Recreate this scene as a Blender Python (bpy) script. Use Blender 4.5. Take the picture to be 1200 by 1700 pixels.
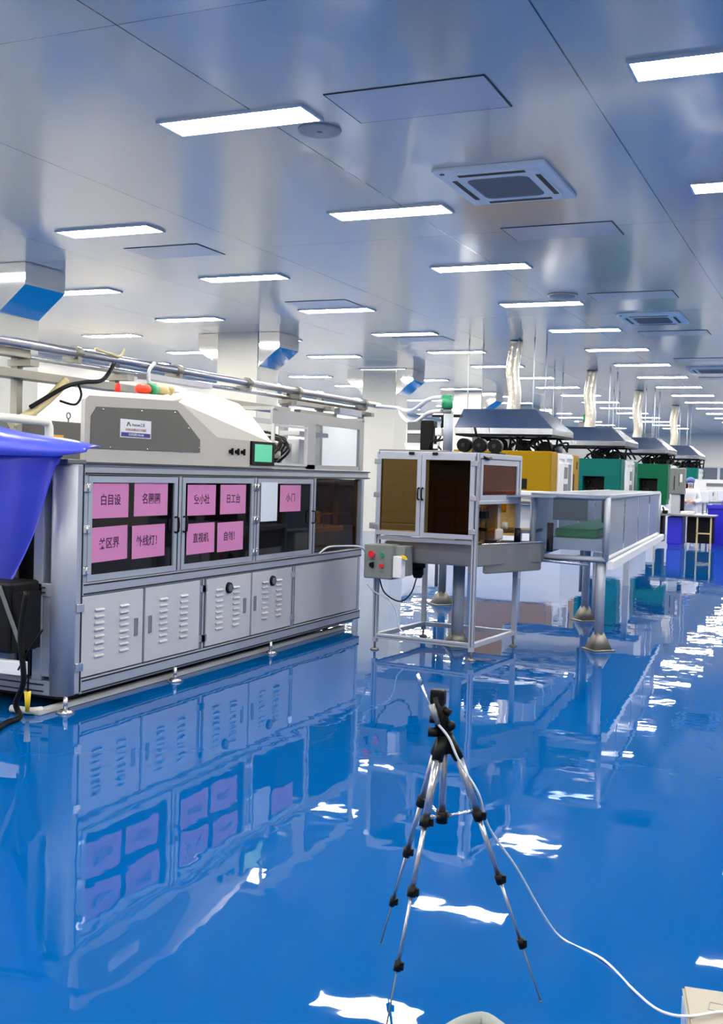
import bpy, bmesh, math, random
from mathutils import Vector, Matrix
random.seed(7)
S = bpy.context.scene
for o in list(bpy.data.objects): bpy.data.objects.remove(o)
COL = S.collection
PI = math.pi

# ---------------------------------------------------------------- camera
YAW, PITCH, ROLL, FPX = .4142, -.0359, .0299, 1817.5
cam = bpy.data.objects.new('camera', bpy.data.cameras.new('camera')); COL.objects.link(cam)
fw = Vector((-math.sin(YAW)*math.cos(PITCH), math.cos(YAW)*math.cos(PITCH), math.sin(PITCH)))
ri = Vector((math.cos(YAW), math.sin(YAW), 0)); up = ri.cross(fw)
r2 = ri*math.cos(ROLL)+up*math.sin(ROLL); u2 = -ri*math.sin(ROLL)+up*math.cos(ROLL)
m = Matrix((r2, u2, -fw)).transposed().to_4x4(); m.translation = (0, 0, 1.5)
cam.matrix_world = m
cam.data.sensor_fit = 'VERTICAL'; cam.data.sensor_height = 36; cam.data.lens = FPX/1700*36
cam.data.clip_end = 300; cam.data.clip_start = .05
S.camera = cam
# ---------------------------------------------------------------- world, exposure
w = bpy.data.worlds.new('world'); S.world = w; w.use_nodes = True
w.node_tree.nodes['Background'].inputs[0].default_value = (.75, .82, .95, 1)
w.node_tree.nodes['Background'].inputs[1].default_value = .3
S.view_settings.view_transform = 'Standard'; S.view_settings.look = 'None'
S.view_settings.gamma = 1; S.view_settings.use_curve_mapping = False
S.view_settings.exposure = 0.0
S.cycles.caustics_reflective = False
LAMP = 76.0
CEIL = 4.16
# ---------------------------------------------------------------- materials
def lin(c): return tuple(((v/255)/12.92 if v/255 <= .04045 else ((v/255+.055)/1.055)**2.4) for v in c)+(1,)
MATS = {}
def mat(name, rgb, rough=.5, metal=0., spec=.5, var=.04, nscale=6., bump=0., coat=0., emit=0.):
    m = bpy.data.materials.new(name); m.use_nodes = True; nt = m.node_tree; b = nt.nodes['Principled BSDF']
    c = lin(rgb)
    tc = nt.nodes.new('ShaderNodeTexCoord'); n = nt.nodes.new('ShaderNodeTexNoise')
    n.inputs['Scale'].default_value = nscale; n.inputs['Detail'].default_value = 3
    nt.links.new(tc.outputs['Object'], n.inputs['Vector'])
    mx = nt.nodes.new('ShaderNodeMix'); mx.data_type = 'RGBA'
    mx.inputs[6].default_value = tuple(v*(1-var) for v in c[:3])+(1,)
    mx.inputs[7].default_value = tuple(min(1, v*(1+var)) for v in c[:3])+(1,)
    nt.links.new(n.outputs['Fac'], mx.inputs[0]); nt.links.new(mx.outputs[2], b.inputs['Base Color'])
    b.inputs['Roughness'].default_value = rough; b.inputs['Metallic'].default_value = metal
    b.inputs['Specular IOR Level'].default_value = spec; b.inputs['Coat Weight'].default_value = coat
    if bump:
        bp = nt.nodes.new('ShaderNodeBump'); bp.inputs['Strength'].default_value = bump; bp.inputs['Distance'].default_value = .02
        nt.links.new(n.outputs['Fac'], bp.inputs['Height']); nt.links.new(bp.outputs[0], b.inputs['Normal'])
    if emit:
        b.inputs['Emission Color'].default_value = c; b.inputs['Emission Strength'].default_value = emit
    MATS[name] = m; return m
def glass(name, tint, gloss=.02, extra=0., ior=1.5):
    m = bpy.data.materials.new(name); m.use_nodes = True; nt = m.node_tree
    for n in list(nt.nodes): nt.nodes.remove(n)
    out = nt.nodes.new('ShaderNodeOutputMaterial'); tr = nt.nodes.new('ShaderNodeBsdfTransparent'); gl = nt.nodes.new('ShaderNodeBsdfGlossy')
    tr.inputs[0].default_value = lin(tint); gl.inputs['Roughness'].default_value = gloss
    fr = nt.nodes.new('ShaderNodeFresnel'); fr.inputs[0].default_value = ior
    ge = nt.nodes.new('ShaderNodeNewGeometry'); iv = nt.nodes.new('ShaderNodeMath'); iv.operation = 'SUBTRACT'; iv.inputs[0].default_value = 1
    nt.links.new(ge.outputs['Backfacing'], iv.inputs[1]); ml = nt.nodes.new('ShaderNodeMath'); ml.operation = 'MULTIPLY'
    nt.links.new(fr.outputs[0], ml.inputs[0]); nt.links.new(iv.outputs[0], ml.inputs[1])
    mx = nt.nodes.new('ShaderNodeMixShader'); nt.links.new(ml.outputs[0], mx.inputs[0])
    nt.links.new(tr.outputs[0], mx.inputs[1]); nt.links.new(gl.outputs[0], mx.inputs[2])
    last = mx
    if extra:
        df = nt.nodes.new('ShaderNodeBsdfDiffuse'); df.inputs[0].default_value = lin((190, 198, 212))
        tl = nt.nodes.new('ShaderNodeBsdfTranslucent'); tl.inputs[0].default_value = lin((190, 198, 212))
        m3 = nt.nodes.new('ShaderNodeMixShader'); m3.inputs[0].default_value = .5; nt.links.new(df.outputs[0], m3.inputs[1]); nt.links.new(tl.outputs[0], m3.inputs[2])
        m2 = nt.nodes.new('ShaderNodeMixShader'); m2.inputs[0].default_value = extra
        nt.links.new(mx.outputs[0], m2.inputs[1]); nt.links.new(m3.outputs[0], m2.inputs[2]); last = m2
    nt.links.new(last.outputs[0], out.inputs[0]); MATS[name] = m; return m
mat('alu', (160, 167, 180), .42, .2)
mat('alu_bright', (205, 208, 214), .22, .9)
mat('panel', (186, 188, 192), .42, 0, .5, .02)
mat('panel_edge', (120, 124, 132), .5)
mat('black', (5, 5, 7), .5, 0, .2)
mat('black_gloss', (8, 8, 10), .08)
mat('dark_glass', (9, 8, 10), .05, 0, .2)
mat('cage_grey', (158, 159, 160), .45)
mat('groove', (14, 15, 22), .6)
mat('housing', (180, 176, 168), .45, 0, .4, .02)
mat('housing_lit', (212, 208, 194), .4, 0, .5, .01)  # lit copy of housing: brightness of the up-facing cover put into colour
mat('dark_panel', (92, 91, 86), .5, 0, .4, .03)
mat('pink', (200, 128, 174), .8, 0, .2, .03)
mat('ink', (64, 24, 60), .8)
mat('paper', (206, 216, 226), .7)
mat('red', (205, 32, 30), .35)
mat('orange_red', (235, 62, 30), .4)
mat('yellow_plastic', (215, 185, 35), .45)
mat('green_plastic', (34, 140, 96), .4)
mat('screen', (88, 186, 146), .25, emit=.45)
mat('tray', (120, 122, 126), .38, .45)
mat('drum', (42, 42, 44), .45, 0, .3)
mat('turntable', (196, 180, 130), .35)
mat('control_grey', (118, 124, 122), .5)
mat('steel', (215, 215, 215), .07, 1., .5, .02)
mat('steel_hood', (205, 210, 218), .16, 1., .5, .03)
mat('foil', (205, 200, 188), .3, .9, bump=1., nscale=14)
mat('foot_steel', (128, 126, 118), .42, .6)
mat('wall', (236, 231, 218), .35, 0, .5, .02, .7)
mat('column', (202, 201, 190), .35, 0, .5, .02, .7)
mat('yellow_machine', (146, 112, 0), .5, 0, .12, .03)
mat('teal_machine', (0, 92, 86), .55, 0, .15, .03)
mat('green_machine', (0, 88, 58), .55, 0, .15, .03)
mat('machine_white', (214, 216, 220), .4)
mat('machine_grey', (96, 98, 102), .45)
mat('blue_bin', (38, 36, 190), .35)
mat('cable_white', (212, 214, 218), .45)
mat('cable_black', (6, 6, 8), .5, 0, .2)
mat('pvc', (190, 192, 190), .4)
mat('beam_worn', (150, 148, 140), .45, .5, .5, .15, 5)
mat('hose_tan', (200, 188, 140), .5)
mat('coverall', (226, 228, 232), .8)
mat('cap_blue', (96, 116, 170), .8)
mat('skin', (196, 150, 128), .6)
mat('tripod_alu', (170, 172, 182), .28, .9)
mat('belt_green', (20, 140, 84), .5)
mat('case_beige', (138, 133, 122), .5)
mat('case_blue', (150, 170, 205), .5)
mat('label_white', (222, 222, 224), .4)
mat('label_blue', (46, 40, 128), .4)
mat('label_red', (190, 130, 126), .5)
mat('label_teal', (46, 78, 84), .5)
mat('lens', (120, 124, 130), .3, .5)
mat('orange_label', (220, 160, 40), .5)
mat('lamp_frame', (196, 200, 206), .4)
mat('ac_white', (244, 242, 238), .4)
mat('ac_grille', (128, 132, 142), .6)
mat('hatch', (196, 196, 200), .25, 0, .5, .02)
mat('speaker', (160, 160, 158), .6)
glass('tint_brown', (214, 190, 146), ior=1.22); glass('tint_dark', (104, 78, 40), ior=1.2); glass('tint_orange', (196, 138, 44), ior=1.2); glass('clear', (226, 232, 240)); glass('frosted', (190, 200, 216), .12, .45)
glass('smoke', (150, 156, 168), .03, .12)
def lampmat():
    m = bpy.data.materials.new('lamp'); m.use_nodes = True; nt = m.node_tree
    for n in list(nt.nodes): nt.nodes.remove(n)
    out = nt.nodes.new('ShaderNodeOutputMaterial'); e = nt.nodes.new('ShaderNodeEmission')
    e.inputs[0].default_value = (1, .94, .83, 1); e.inputs[1].default_value = LAMP
    nt.links.new(e.outputs[0], out.inputs[0]); MATS['lamp'] = m
lampmat()
# translucent blue plastic sheet
m = mat('blue_sheet', (60, 74, 208), .32, 0, .5, .05, 3); m.node_tree.nodes['Principled BSDF'].inputs['Transmission Weight'].default_value = .12
m.node_tree.nodes['Principled BSDF'].inputs['Subsurface Weight'].default_value = 0.0
# floor: poured blue epoxy, gently uneven
def floormat():
    m = bpy.data.materials.new('epoxy_floor'); m.use_nodes = True; nt = m.node_tree; b = nt.nodes['Principled BSDF']
    b.inputs['Base Color'].default_value = lin((0, 73, 139)); b.inputs['Roughness'].default_value = .015
    b.inputs['IOR'].default_value = 1.5; b.inputs['Specular IOR Level'].default_value = .34
    tc = nt.nodes.new('ShaderNodeTexCoord')
    def nz(scale, detail, dist):
        n = nt.nodes.new('ShaderNodeTexNoise'); n.inputs['Scale'].default_value = scale; n.inputs['Detail'].default_value = detail
        n.inputs['Distortion'].default_value = dist; nt.links.new(tc.outputs['Object'], n.inputs['Vector']); return n
    a, c = nz(.8, 1.5, .3), nz(6.0, 1.5, .2)
    ad = nt.nodes.new('ShaderNodeMath'); ad.operation = 'MULTIPLY_ADD'; ad.inputs[1].default_value = .13
    nt.links.new(c.outputs['Fac'], ad.inputs[0]); nt.links.new(a.outputs['Fac'], ad.inputs[2])
    bp = nt.nodes.new('ShaderNodeBump'); bp.inputs['Strength'].default_value = 1; bp.inputs['Distance'].default_value = .0052
    nt.links.new(ad.outputs[0], bp.inputs['Height']); nt.links.new(bp.outputs[0], b.inputs['Normal'])
    MATS['floor'] = m
floormat()
# ceiling: glossy painted sandwich panels with dark joints
def ceilmat():
    m = bpy.data.materials.new('ceiling_panels'); m.use_nodes = True; nt = m.node_tree; b = nt.nodes['Principled BSDF']
    tc = nt.nodes.new('ShaderNodeTexCoord'); sp = nt.nodes.new('ShaderNodeSeparateXYZ'); nt.links.new(tc.outputs['Object'], sp.inputs[0])
    def line(sock, period, off, half):
        a = nt.nodes.new('ShaderNodeMath'); a.operation = 'ADD'; a.inputs[1].default_value = off; nt.links.new(sock, a.inputs[0])
        p = nt.nodes.new('ShaderNodeMath'); p.operation = 'PINGPONG'; p.inputs[1].default_value = period/2; nt.links.new(a.outputs[0], p.inputs[0])
        l = nt.nodes.new('ShaderNodeMath'); l.operation = 'LESS_THAN'; l.inputs[1].default_value = half; nt.links.new(p.outputs[0], l.inputs[0]); return l.outputs[0]
    l1 = line(sp.outputs['X'], 2.42, 4.14+2.42*10, .006); l2 = line(sp.outputs['Y'], 6.07, .55+60.7, .003)
    mx = nt.nodes.new('ShaderNodeMath'); mx.operation = 'MAXIMUM'; nt.links.new(l1, mx.inputs[0]); nt.links.new(l2, mx.inputs[1])
    c = nt.nodes.new('ShaderNodeMix'); c.data_type = 'RGBA'; c.inputs[6].default_value = lin((212, 203, 190)); c.inputs[7].default_value = lin((40, 46, 60))
    nt.links.new(mx.outputs[0], c.inputs[0]); nt.links.new(c.outputs[2], b.inputs['Base Color'])
    b.inputs['Roughness'].default_value = .14; b.inputs['IOR'].default_value = 1.7
    n = nt.nodes.new('ShaderNodeTexNoise'); n.inputs['Scale'].default_value = .7; nt.links.new(tc.outputs['Object'], n.inputs['Vector'])
    bp = nt.nodes.new('ShaderNodeBump'); bp.inputs['Distance'].default_value = .004; nt.links.new(n.outputs['Fac'], bp.inputs['Height']); nt.links.new(bp.outputs[0], b.inputs['Normal'])
    MATS['ceiling'] = m
ceilmat()
# ---------------------------------------------------------------- mesh helpers
class MB:
    def __init__(s): s.bm = bmesh.new()
    def box(s, x0, x1, y0, y1, z0, z1, bev=0):
        b = bmesh.new(); r = bmesh.ops.create_cube(b, size=1)
        for v in b.verts: v.co = Vector(((x0+x1)/2+v.co.x*(x1-x0), (y0+y1)/2+v.co.y*(y1-y0), (z0+z1)/2+v.co.z*(z1-z0)))
        if bev: bmesh.ops.bevel(b, geom=list(b.edges), offset=bev, segments=2, affect='EDGES', profile=.5)
        s._merge(b); return s
    def _merge(s, b):
        me = bpy.data.meshes.new('t'); b.to_mesh(me); s.bm.from_mesh(me); bpy.data.meshes.remove(me); b.free()
    def cyl(s, p0, p1, r0, r1=None, n=16):
        r1 = r0 if r1 is None else r1
        p0, p1 = Vector(p0), Vector(p1); d = p1-p0; b = bmesh.new()
        bmesh.ops.create_cone(b, cap_ends=True, segments=n, radius1=r0, radius2=r1, depth=d.length)
        q = d.to_track_quat('Z', 'Y').to_matrix().to_4x4(); q.translation = (p0+p1)/2
        bmesh.ops.transform(b, matrix=q, verts=b.verts)
        for f in b.faces: f.smooth = len(f.verts) == 4
        s._merge(b); return s
    def ball(s, c, r, sc=(1, 1, 1), n=16):
        b = bmesh.new(); bmesh.ops.create_uvsphere(b, u_segments=n, v_segments=max(6, n//2), radius=r)
        for v in b.verts: v.co = Vector((v.co.x*sc[0]+c[0], v.co.y*sc[1]+c[1], v.co.z*sc[2]+c[2]))
        for f in b.faces: f.smooth = True
        s._merge(b); return s
    def tube(s, pts, r, n=10, smooth=6):
        P = [Vector(p) for p in pts]
        if smooth and len(P) > 2:
            Q = []
            for i in range(len(P)-1):
                a, b_, c, d = P[max(i-1, 0)], P[i], P[i+1], P[min(i+2, len(P)-1)]
                for k in range(smooth):
                    t = k/smooth
                    Q.append(.5*((2*b_)+(-a+c)*t+(2*a-5*b_+4*c-d)*t*t+(-a+3*b_-3*c+d)*t**3))
            P = Q+[P[-1]]
        b = bmesh.new(); rings = []; upv = None
        for i, p in enumerate(P):
            t = (P[min(i+1, len(P)-1)]-P[max(i-1, 0)]).normalized()
            if upv is None: upv = t.orthogonal().normalized()
            upv = (upv-t*upv.dot(t)).normalized(); sd = t.cross(upv)
            rings.append([b.verts.new(p+(upv*math.cos(2*PI*k/n)+sd*math.sin(2*PI*k/n))*r) for k in range(n)])
        for A, B in zip(rings, rings[1:]):
            for k in range(n): f = b.faces.new((A[k], A[(k+1) % n], B[(k+1) % n], B[k])); f.smooth = True
        b.faces.new(rings[0][::-1]); b.faces.new(rings[-1]); s._merge(b); return s
    def prism(s, poly, axis, a0, a1, bev=0):   # poly in the two other axes, extruded along axis
        def P(u, v, a): return {'x': (a, u, v), 'y': (u, a, v), 'z': (u, v, a)}[axis]
        b = bmesh.new(); A = [b.verts.new(P(u, v, a0)) for u, v in poly]; B = [b.verts.new(P(u, v, a1)) for u, v in poly]
        b.faces.new(A); b.faces.new(B[::-1])
        for i in range(len(A)): j = (i+1) % len(A); b.faces.new((A[j], A[i], B[i], B[j]))
        bmesh.ops.recalc_face_normals(b, faces=b.faces)
        if bev: bmesh.ops.bevel(b, geom=list(b.edges), offset=bev, segments=2, affect='EDGES')
        s._merge(b); return s
    def poly(s, vs, faces):
        b = bmesh.new(); V = [b.verts.new(v) for v in vs]
        for f in faces: b.faces.new([V[i] for i in f])
        bmesh.ops.recalc_face_normals(b, faces=b.faces); s._merge(b); return s
    def hexa(s, A, B):   # two quads (4 points each) joined
        return s.poly(list(A)+list(B), [(0, 1, 2, 3), (7, 6, 5, 4), (0, 4, 5, 1), (1, 5, 6, 2), (2, 6, 7, 3), (3, 7, 4, 0)])
    def frame_x(s, x0, x1, y0, y1, z0, z1, t):   # rectangular frame standing in a plane of constant x
        s.box(x0, x1, y0, y0+t, z0, z1); s.box(x0, x1, y1-t, y1, z0, z1)
        s.box(x0, x1, y0+t, y1-t, z0, z0+t); s.box(x0, x1, y0+t, y1-t, z1-t, z1); return s
    def frame_y(s, y0, y1, x0, x1, z0, z1, t):
        s.box(x0, x0+t, y0, y1, z0, z1); s.box(x1-t, x1, y0, y1, z0, z1)
        s.box(x0+t, x1-t, y0, y1, z0, z0+t); s.box(x0+t, x1-t, y0, y1, z1-t, z1); return s
    def frame_z(s, z0, z1, x0, x1, y0, y1, t):
        s.box(x0, x0+t, y0, y1, z0, z1); s.box(x1-t, x1, y0, y1, z0, z1)
        s.box(x0+t, x1-t, y0, y0+t, z0, z1); s.box(x0+t, x1-t, y1-t, y1, z0, z1); return s
def rootloc(p):
    while p.parent: p = p.parent
    return Vector(p.location)
def part(name, mb, ma, parent=None, local=False):
    if parent is not None and not local:
        l = rootloc(parent); bmesh.ops.translate(mb.bm, vec=-l, verts=mb.bm.verts)
    me = bpy.data.meshes.new(name); mb.bm.to_mesh(me); mb.bm.free()
    for x in (ma if isinstance(ma, (list, tuple)) else [ma]): me.materials.append(MATS[x])
    o = bpy.data.objects.new(name, me); COL.objects.link(o)
    if parent is not None: o.parent = parent
    return o
def tag(o, label=None, cat=None, group=None, kind=None):
    if label: o['label'] = label
    if cat: o['category'] = cat
    if group: o['group'] = group
    if kind: o['kind'] = kind
    return o
def thing(name, label, cat, loc, group=None, rz=0):
    o = bpy.data.objects.new(name, None); COL.objects.link(o); o.location = loc; o.rotation_euler = (0, 0, rz); o.empty_display_size = .1
    return tag(o, label, cat, group)
def single(name, mb, ma, label, cat, group=None, loc=None):
    b = [v.co for v in mb.bm.verts]
    if loc is None:
        loc = Vector((sum(v.x for v in b)/len(b), sum(v.y for v in b)/len(b), min(v.z for v in b)))
    loc = Vector(loc); bmesh.ops.translate(mb.bm, vec=-loc, verts=mb.bm.verts)
    o = part(name, mb, ma); o.location = loc; return tag(o, label, cat, group)
def struct(name, mb, ma, parent=None):
    o = part(name, mb, ma, parent)
    if parent is None: o['kind'] = 'structure'
    return o
def copy_tree(o, parent=None):
    c = o.copy(); COL.objects.link(c)
    if parent is not None: c.parent = parent
    for ch in list(o.children): copy_tree(ch, c)
    return c
def textmesh(body, size, sx=1., bold=.0):
    cu = bpy.data.curves.new('t', 'FONT'); cu.body = body; cu.size = size; cu.align_x = 'CENTER'; cu.align_y = 'CENTER'; cu.extrude = .0006; cu.offset = bold
    o = bpy.data.objects.new('t', cu); COL.objects.link(o); bpy.context.view_layer.update()
    dg = bpy.context.evaluated_depsgraph_get(); me = bpy.data.meshes.new_from_object(o.evaluated_get(dg))
    mb = MB(); mb.bm.from_mesh(me)
    for v in mb.bm.verts: v.co.x *= sx
    bpy.data.objects.remove(o); bpy.data.meshes.remove(me); return mb
def place(mb, M):
    bmesh.ops.transform(mb.bm, matrix=M, verts=mb.bm.verts); return mb
def onx(x, y, z, rot=0):  # local X -> +y, local Y -> +z, facing +x
    return Matrix.Translation((x, y, z)) @ Matrix(((0, 0, 1, 0), (1, 0, 0, 0), (0, 1, 0, 0), (0, 0, 0, 1))) @ Matrix.Rotation(rot, 4, 'Z')

# ================================================================ SETTING
XL, XR, YB, YF = -18.0, 7.5, -5.0, 62.0
struct('floor', MB().box(XL-.2, XR+.2, YB-.2, YF+.2, -.2, 0), 'floor')
struct('ceiling', MB().box(XL-.2, XR+.2, YB-.2, YF+.2, CEIL, CEIL+.2), 'ceiling')
def wall_panels(name, mb): return struct(name, mb, 'wall')
wall_panels('wall_left', MB().box(XL-.2, XL, YB, YF, 0, CEIL))
wall_panels('wall_right', MB().box(XR, XR+.2, YB, YF, 0, CEIL))
wall_panels('wall_back', MB().box(XL, XR, YB-.2, YB, 0, CEIL))
wf = MB()
wf.box(XL, -8.3, YF, YF+.2, 0, CEIL).box(2, XR, YF, YF+.2, 0, CEIL).box(-8.3, 2, YF, YF+.2, 2.4, CEIL).box(-8.3, 2, YF, YF+.2, 0, 1.62)
wall_panels('wall_far', wf)
for i in range(5):
    y = -8.3+i*2.06
    w_ = struct('window_%d' % (i+1), MB().frame_y(YF-.02, YF+.12, y, y+2.06, 1.62, 2.4, .07), 'machine_white')
    part('pane', MB().box(y+.07, y+1.99, YF+.04, YF+.06, 1.69, 2.33), 'frosted', w_)
struct('wall_corridor', MB().box(-8.6, 2.4, YF+2.5, YF+2.6, 0, CEIL), 'wall')

# ================================================================ CEILING LAMPS
def lamp(x, y, label):
    t = thing('ceiling_light', label, 'ceiling light', (x, y, CEIL), 'recessed panel lights of the hall')
    L, W = 1.215, .321
    part('frame', MB().frame_z(CEIL-.022, CEIL-.001, x-L/2-.022, x+L/2+.022, y-W/2-.022, y+W/2+.022, .022), 'lamp_frame', t)
    part('diffuser', MB().box(x-L/2, x+L/2, y-W/2, y+W/2, CEIL-.018, CEIL-.002), 'lamp', t)
    return t
ORD = ['first', 'second', 'third', 'fourth', 'fifth', 'sixth', 'seventh', 'eighth', 'ninth', 'tenth', 'eleventh', 'twelfth', 'thirteenth',
       'fourteenth', 'fifteenth', 'sixteenth', 'seventeenth', 'eighteenth', 'nineteenth', 'twentieth', 'twenty-first', 'twenty-second']
rows = [('rightmost row', -.749, 7.257, 18), ('row beside the air conditioner', -4.333, 7.317, 18), ('row above the white machine', -7.74, 10.276, 16),
        ('row right of the white columns', -10.85, 13.747, 15), ('row behind the white columns', -13.85, 15.5, 15), ('row nearest the left wall', -16.6, 20.65, 13)]
proto = None
def put_lamp(x, y, label):
    global proto
    if proto is None: proto = lamp(x, y, label); return
    c = copy_tree(proto); c.location = (x, y, CEIL); c['label'] = label
for nm, x, y0, n in rows:
    for i in range(n):
        put_lamp(x, y0+i*3.037, 'lit ceiling light, %s from the front, %s' % (ORD[i], nm))
    k = 0  # further lights before the frame, added for their illumination
    y = y0-3.037
    while y > YB+1:
        k += 1; y_ = y; y -= 3.037
        put_lamp(x, y_, 'added ceiling light overhead, %s before the frame, %s' % (ORD[k-1], nm))
for i in range(20):  # row out of frame on the right, added for its illumination
    put_lamp(2.7, 7.2+3.037*(i-3), 'added ceiling light right of the frame, %s from the front' % ORD[i])

# ---- hatches, air conditioners, round plates
def hatch(x0, y0, label, L=1.19, W=.66):
    o = single('access_hatch', MB().box(x0+.012, x0+L-.012, y0+.012, y0+W-.012, CEIL-.008, CEIL-.001), 'hatch', label, 'ceiling hatch', 'access hatches in the ceiling', (x0, y0, CEIL-.01))
    part('gasket', MB().frame_z(CEIL-.006, CEIL-.0005, x0, x0+L, y0, y0+W, .011), 'groove', o)
    return o
for y0, lb in ((7.02, 'large flat ceiling hatch nearest the camera, in front of the air conditioner'), (11.38, 'flat ceiling hatch just behind the nearest air conditioner'),
               (15.7, 'flat ceiling hatch just in front of the second air conditioner'), (19.9, 'flat ceiling hatch right behind the second air conditioner'),
               (24.35, 'flat ceiling hatch in front of the third air conditioner'), (28.8, 'flat ceiling hatch behind the third air conditioner')):
    hatch(-3.48, y0, lb)
for y0, lb in ((11.17, 'flat ceiling hatch between the second light row and the left columns, nearest one'), (15.4, 'flat ceiling hatch partly behind a lit panel above the machine'),
               (19.9, 'flat ceiling hatch above the pipes, third along its row')):
    hatch(-8.2, y0, lb, 1.05)
def aircon(x, y, label):
    t = thing('air_conditioner', label, 'air conditioner', (x, y, CEIL), 'ceiling cassette air conditioners')
    hx, hy = .5, .61
    def rr(a, b, r, n=6):
        P = []
        for cx, cy, s0 in ((a-r, b-r, 0), (-a+r, b-r, 1), (-a+r, -b+r, 2), (a-r, -b+r, 3)):
            for k in range(n+1):
                g = (s0+k/n)*PI/2; P.append((cx+r*math.cos(g), cy+r*math.sin(g)))
        return P
    part('casing', MB().box(x-hx, x+hx, y-hy, y+hy, CEIL-.035, CEIL-.001, .006), 'ac_white', t)
    part('inner_panel', MB().prism([(x+a, y+b) for a, b in rr(hx*.82, hy*.84, .13)], 'z', CEIL-.05, CEIL-.034), 'ac_white', t)
    part('return_grille', MB().prism([(x+a, y+b) for a, b in rr(hx*.56, hy*.56, .09)], 'z', CEIL-.054, CEIL-.049), 'ac_grille', t)
    g = MB()
    for k in range(22): g.box(x-hx*.52, x+hx*.52, y-hy*.52+k*.029, y-hy*.52+k*.029+.008, CEIL-.058, CEIL-.053)
    part('grille_slats', g, 'panel_edge', t)
    for a, b, c, d in ((-.3, .3, -.5, -.44), (-.3, .3, .44, .5)):
        part('air_outlet', MB().box(x+a, x+b, y+c, y+d, CEIL-.053, CEIL-.049), 'black', t)
    for a in (-.4, .355):
        part('air_outlet', MB().box(x+a, x+a+.045, y-.34, y+.34, CEIL-.053, CEIL-.049), 'black', t)
    part('sensor', MB().cyl((x-hx*.86, y-hy*.86, CEIL-.04), (x-hx*.86, y-hy*.86, CEIL-.03), .022), 'black', t)
    return t
aircon(-2.9, 9.63, 'white square cassette air conditioner nearest the camera, with dark grille')
aircon(-2.95, 18.25, 'white cassette air conditioner, the second one along the ceiling')
aircon(-2.95, 26.8, 'white cassette air conditioner, third and farthest along the ceiling')
t = thing('ceiling_speaker', 'round pale grey plate on the ceiling beside the nearest left light', 'ceiling speaker', (-3.85, 7.73, CEIL))
part('grille', MB().cyl((-3.85, 7.73, CEIL-.02), (-3.85, 7.73, CEIL-.001), .165, .17, 40), 'speaker', t)
part('hub', MB().cyl((-3.85, 7.73, CEIL-.024), (-3.85, 7.73, CEIL-.019), .02), 'machine_grey', t)
t = thing('smoke_detector', 'round domed detector on the ceiling above a distant lit panel', 'smoke detector', (-3.85, 15.75, CEIL))
part('dome', MB().ball((-3.85, 15.75, CEIL), .2, (1, 1, .35)), 'speaker', t); part('base', MB().cyl((-3.85, 15.75, CEIL-.02), (-3.85, 15.75, CEIL-.001), .22, n=32), 'foil', t)

# ================================================================ COLUMNS WITH STAINLESS DUCTS
cn = ['leftmost white column', 'second white column, behind the machine housing', 'third white column, behind the glass cabinet',
      'fourth white column behind the hoods', 'fifth and farthest white column']
for i in range(5):
    y = 11.5+i*7.12
    single('column', MB().box(-11.38, -10.48, y, y+.85, 0, CEIL, .004), 'column', cn[i]+', ceiling high', 'column', 'white square columns on the left')
    for sgn, side in ((1, 'right'), (-1, 'left')):
        xa = -10.47 if sgn > 0 else -11.39
        P = [(xa, CEIL-.005), (xa+sgn*.45, CEIL-.005), (xa+sgn*.45, CEIL-.3), (xa, CEIL-.66)]
        single('air_duct', MB().prism(P, 'y', y+.02, y+.83), 'steel', 'steel wedge duct on the %s of the %s' % (side, cn[i]), 'air duct', 'polished steel ducts on the columns')

# ================================================================ INSPECTION MACHINE (long white cabinet)
X0, XB = -4.25, -5.35
mc = thing('inspection_machine', 'long grey-white cabinet machine with dark windows covered in pink sheets, standing on the blue floor', 'machine', (-4.8, 7.5, 0))
f = MB()
f.box(XB, X0-.02, 5.44, 9.86, 1.435, 1.515, .004)     # top deck
for a, b in ((.69, .77), (.085, .175)):
    f.box(X0-.08, X0, 5.44, 9.7, a, b, .004); f.box(XB, XB+.08, 5.3, 9.7, a, b, .004)
    f.box(XB, X0-.05, 9.62, 9.7, a, b, .004); f.box(XB, X0-.1, 5.3, 5.38, a, b, .004)
for y in (6.815, 8.25, 9.62): f.box(X0-.08, X0, y, y+.05, .175, .69, .003)
for y in (5.44, 6.485, 7.56, 8.62): f.box(X0-.06, X0, y, y+.045, .77, 1.435, .003)
f.box(X0-.08, X0, 9.66, 9.71, .77, 1.435).box(X0-.3, X0-.25, 9.66, 9.71, .77, 1.435)
f.box(XB, XB+.08, 5.3, 5.38, .1, 1.5).box(XB, XB+.08, 9.62, 9.7, .1, 1.5)
for x in (-4.47, -4.72): f.box(x-.035, x+.035, 5.3, 5.38, .175, 1.5, .004)
part('frame', f, 'alu', mc)
p_ = MB().cyl((X0-.075, 5.365, .09), (X0-.075, 5.365, 1.5), .078, n=40)
p_.box(X0-.08, X0, 5.38, 5.44, .09, 1.5, .01)
part('corner_post', p_, 'alu', mc)
part('post_cap', MB().box(X0-.17, X0+.005, 5.28, 5.46, 1.5, 1.53, .006), 'machine_grey', mc)
g = MB()
for z in (1.505, 1.447, .758, .702, .163, .098): g.box(X0-.004, X0+.0015, 5.46, 9.69 if z < 1.4 else 9.85, z-.006, z+.004)
g.box(X0-.004, X0+.0015, 5.436, 5.447, .1, 1.5)
for y in (6.84, 8.275): g.box(X0-.004, X0+.0015, y-.022, y-.014, .18, .69).box(X0-.004, X0+.0015, y+.014, y+.022, .18, .69)
for y in (6.507, 7.582, 8.64): g.box(X0-.004, X0+.0015, y-.026, y-.018, .78, 1.43).box(X0-.004, X0+.0015, y+.018, y+.026, .78, 1.43)
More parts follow.
